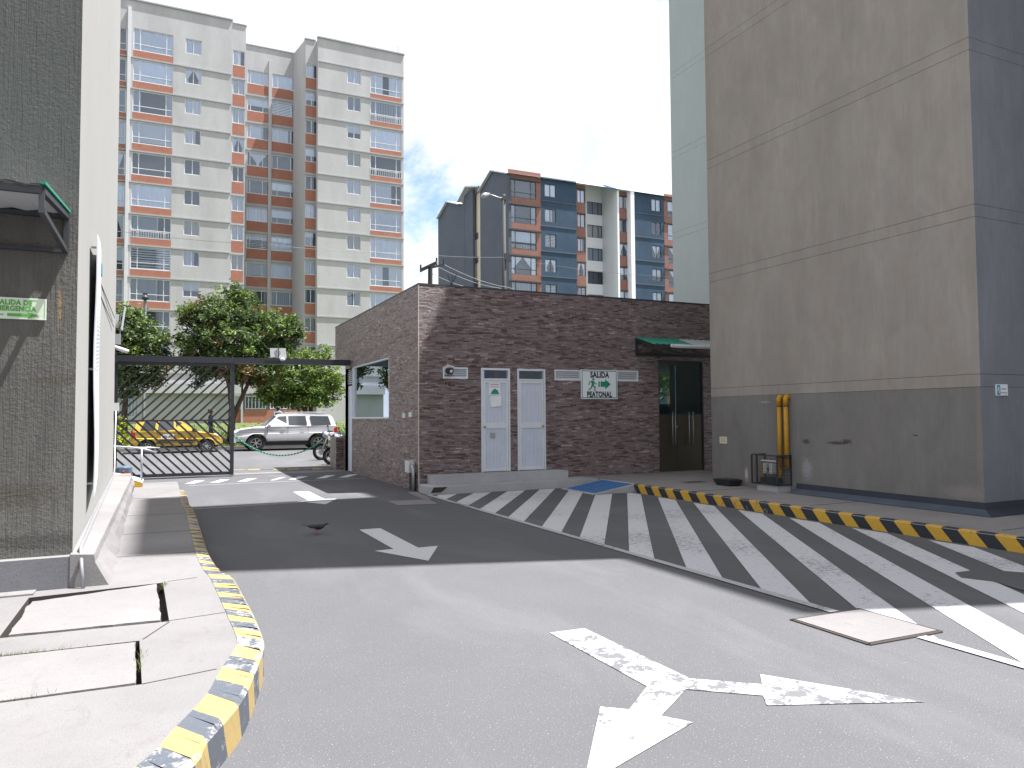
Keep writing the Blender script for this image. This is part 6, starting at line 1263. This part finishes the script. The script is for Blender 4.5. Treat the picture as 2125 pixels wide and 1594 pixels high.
# ---------------------------------------------------------------- people and pigeon
def skin_body(verts, edges, radii, mats, pick, sub=2):
    me = bpy.data.meshes.new('person_body'); me.from_pydata(verts, edges, []); o = bpy.data.objects.new('tmp', me); COL.objects.link(o)
    sk = o.modifiers.new('s', 'SKIN'); sb = o.modifiers.new('d', 'SUBSURF'); sb.levels = sub; sb.render_levels = sub
    for i, r in enumerate(radii): me.skin_vertices[0].data[i].radius = r if isinstance(r, tuple) else (r, r)
    me.skin_vertices[0].data[0].use_root = True
    dg = bpy.context.evaluated_depsgraph_get(); m2 = bpy.data.meshes.new_from_object(o.evaluated_get(dg)); bpy.data.objects.remove(o)
    m2.materials.clear()
    for m in mats: m2.materials.append(m)
    for p in m2.polygons: p.material_index = pick(p.center); p.use_smooth = True
    return m2
def person(label, loc, rotz, top, legs, H=1.62, bun=True, pack=False, stride=.22):
    k = H/1.62; t = thing('person', label, 'person', loc)
    V = [(0, 0, .88), (0, 0, 1.05), (0, 0, 1.25), (0, 0, 1.36), (.01, 0, 1.43), (.03, 0, 1.50), (.03, 0, 1.55), (-.0, .10, .84), (stride*.5, .10, .48), (stride*.45, .10, .09), (stride*.45+.14, .10, .03), (0, -.10, .84), (-stride*.1, -.10, .48), (-stride*.8, -.10, .12), (-stride*.8+.12, -.10, .03),
         (0, .18, 1.31), (-.04, .23, 1.08), (.08, .24, .86), (.12, .24, .78), (0, -.18, 1.31), (-.02, -.23, 1.08), (.12, -.22, .90), (.18, -.21, .84)]
    V = [(x*k, y*k, z*k) for x, y, z in V]
    E_ = [(0, 1), (1, 2), (2, 3), (3, 4), (4, 5), (5, 6), (0, 7), (7, 8), (8, 9), (9, 10), (0, 11), (11, 12), (12, 13), (13, 14), (3, 15), (15, 16), (16, 17), (17, 18), (3, 19), (19, 20), (20, 21), (21, 22)]
    R_ = [(.13, .15), (.12, .13), (.13, .15), (.09, .12), .048, (.092, .082), (.085, .075), (.095, .09), .062, .042, .035, (.095, .09), .062, .042, .035, .06, .046, .032, .03, .06, .046, .032, .03]
    R_ = [tuple(q*k for q in r) if isinstance(r, tuple) else r*k for r in R_]
    def pick(c):
        if c.z > 1.40*k: return 2
        if abs(c.y) > .17*k and c.z < .97*k: return 2
        if c.z > .90*k or (abs(c.y) > .17*k): return 0
        return 1 if c.z > .08*k else 3
    m2 = skin_body(V, E_, R_, [top, legs, M['skin'], M['black_plastic']], pick); place('person_body', m2, t, loc, rot=(0, 0, 0))
    b = MB(); c = Vector(loc); b.ball(c+Vector((-.005, 0, 1.565))*k, (.108*k, .100*k, .085*k), 12, 8)
    if bun: b.ball(c+Vector((-.09, 0, 1.635))*k, .045*k, 8, 6)
    obj('hair', b, M['hair'], t, smooth=True)
    b = MB(); b.ball(c+Vector((.118, 0, 1.505))*k, (.014*k, .012*k, .016*k), 6, 4); b.ball(c+Vector((.03, .09, 1.52))*k, (.02*k, .01*k, .03*k), 6, 4); b.ball(c+Vector((.03, -.09, 1.52))*k, (.02*k, .01*k, .03*k), 6, 4); obj('face_feature', b, M['skin'], t, smooth=True)
    if pack: b = MB(); b.ball(c+Vector((-.19, 0, 1.16))*k, (.11*k, .16*k, .22*k), 12, 8); obj('backpack', b, M['denim'], t, smooth=True)
    t.rotation_euler[2] = rotz; return t
A = onY(437, 870, 37.2); person('woman in navy top with tied up hair walking right beyond the gate', (A.x, 37.2, .42), .0, M['navy'], M['denim'], 1.60, True)
A = onY(577, 865, 39.5); person('person in pale blue jacket with a backpack behind the white SUV', (A.x, 39.5, zl(39.5)), math.radians(100), M['jacket'], M['denim'], 1.66, False, True)
# pigeon
pg = thing('pigeon', 'dark grey pigeon walking on the shaded road', 'bird', (1.99, 10.77, 0)); o_ = Vector((1.99, 10.77, 0)); b = MB()
sec = [(-.125, .150, .020, .006), (-.10, .146, .028, .011), (-.06, .138, .038, .024), (-.02, .128, .047, .040), (.025, .120, .053, .050), (.065, .126, .047, .047), (.095, .140, .035, .038), (.112, .152, .025, .028), (.124, .162, .020, .022), (.138, .164, .018, .018), (.150, .161, .010, .011)]
n_ = 14; i0 = 0
for x, z, ry, rz_ in sec:
    for q in range(n_): a = 2*math.pi*q/n_; b.v.append(o_+Vector((x, ry*math.cos(a), z+rz_*math.sin(a))))
for k in range(len(sec)-1):
    for q in range(n_): b.f.append((k*n_+q, k*n_+(q+1) % n_, (k+1)*n_+(q+1) % n_, (k+1)*n_+q)); b.m.append(1 if k >= 5 else 0)
b.f.append(tuple(range(n_-1, -1, -1))); b.m.append(0); e = (len(sec)-1)*n_; b.f.append(tuple(e+q for q in range(n_))); b.m.append(1)
obj('body', b, [M['pigeon'], M['pigeon_dark']], pg, smooth=True)
b = MB(); b.prism([(-.11, .020), (-.195, .030), (-.195, -.030), (-.11, -.020)], lambda p, t: (o_.x+p[0], o_.y+p[1], t+.146-(p[0]+.11)*.35), .0, .008); obj('tail', b, M['pigeon_dark'], pg)
for s_ in (-1, 1):
    b = MB(); b.ball(o_+Vector((-.025, s_*.043, .135)), (.085, .014, .030), 12, 6); wg = obj('wing', b, M['pigeon'], pg, smooth=True)
    b = MB(); b.box(o_.x-.06, o_.x-.048, o_.y+s_*.056-.004, o_.y+s_*.056+.004, .108, .142); b.box(o_.x-.032, o_.x-.02, o_.y+s_*.058-.004, o_.y+s_*.058+.004, .108, .146); obj('wing_bar', b, M['pigeon_dark'], wg)
b = MB(); b.tube([o_+Vector((.150, 0, .160)), o_+Vector((.170, 0, .150))], [.006, .002], 6); obj('beak', b, M['pigeon_dark'], pg)
for s_, dx in ((-1, .02), (1, -.02)):
    b = MB(); b.tube([o_+Vector((.0, s_*.02, .09)), o_+Vector((dx, s_*.02, .005))], .0032, 6)
    for q in (-.5, 0, .5): b.tube([o_+Vector((dx, s_*.02, .005)), o_+Vector((dx+.03*math.cos(q), s_*.02+.03*math.sin(q), .003))], .003, 5)
    obj('leg', b, M['pigeon_leg'], pg)
pg.scale = (1.05, 1.05, .86)
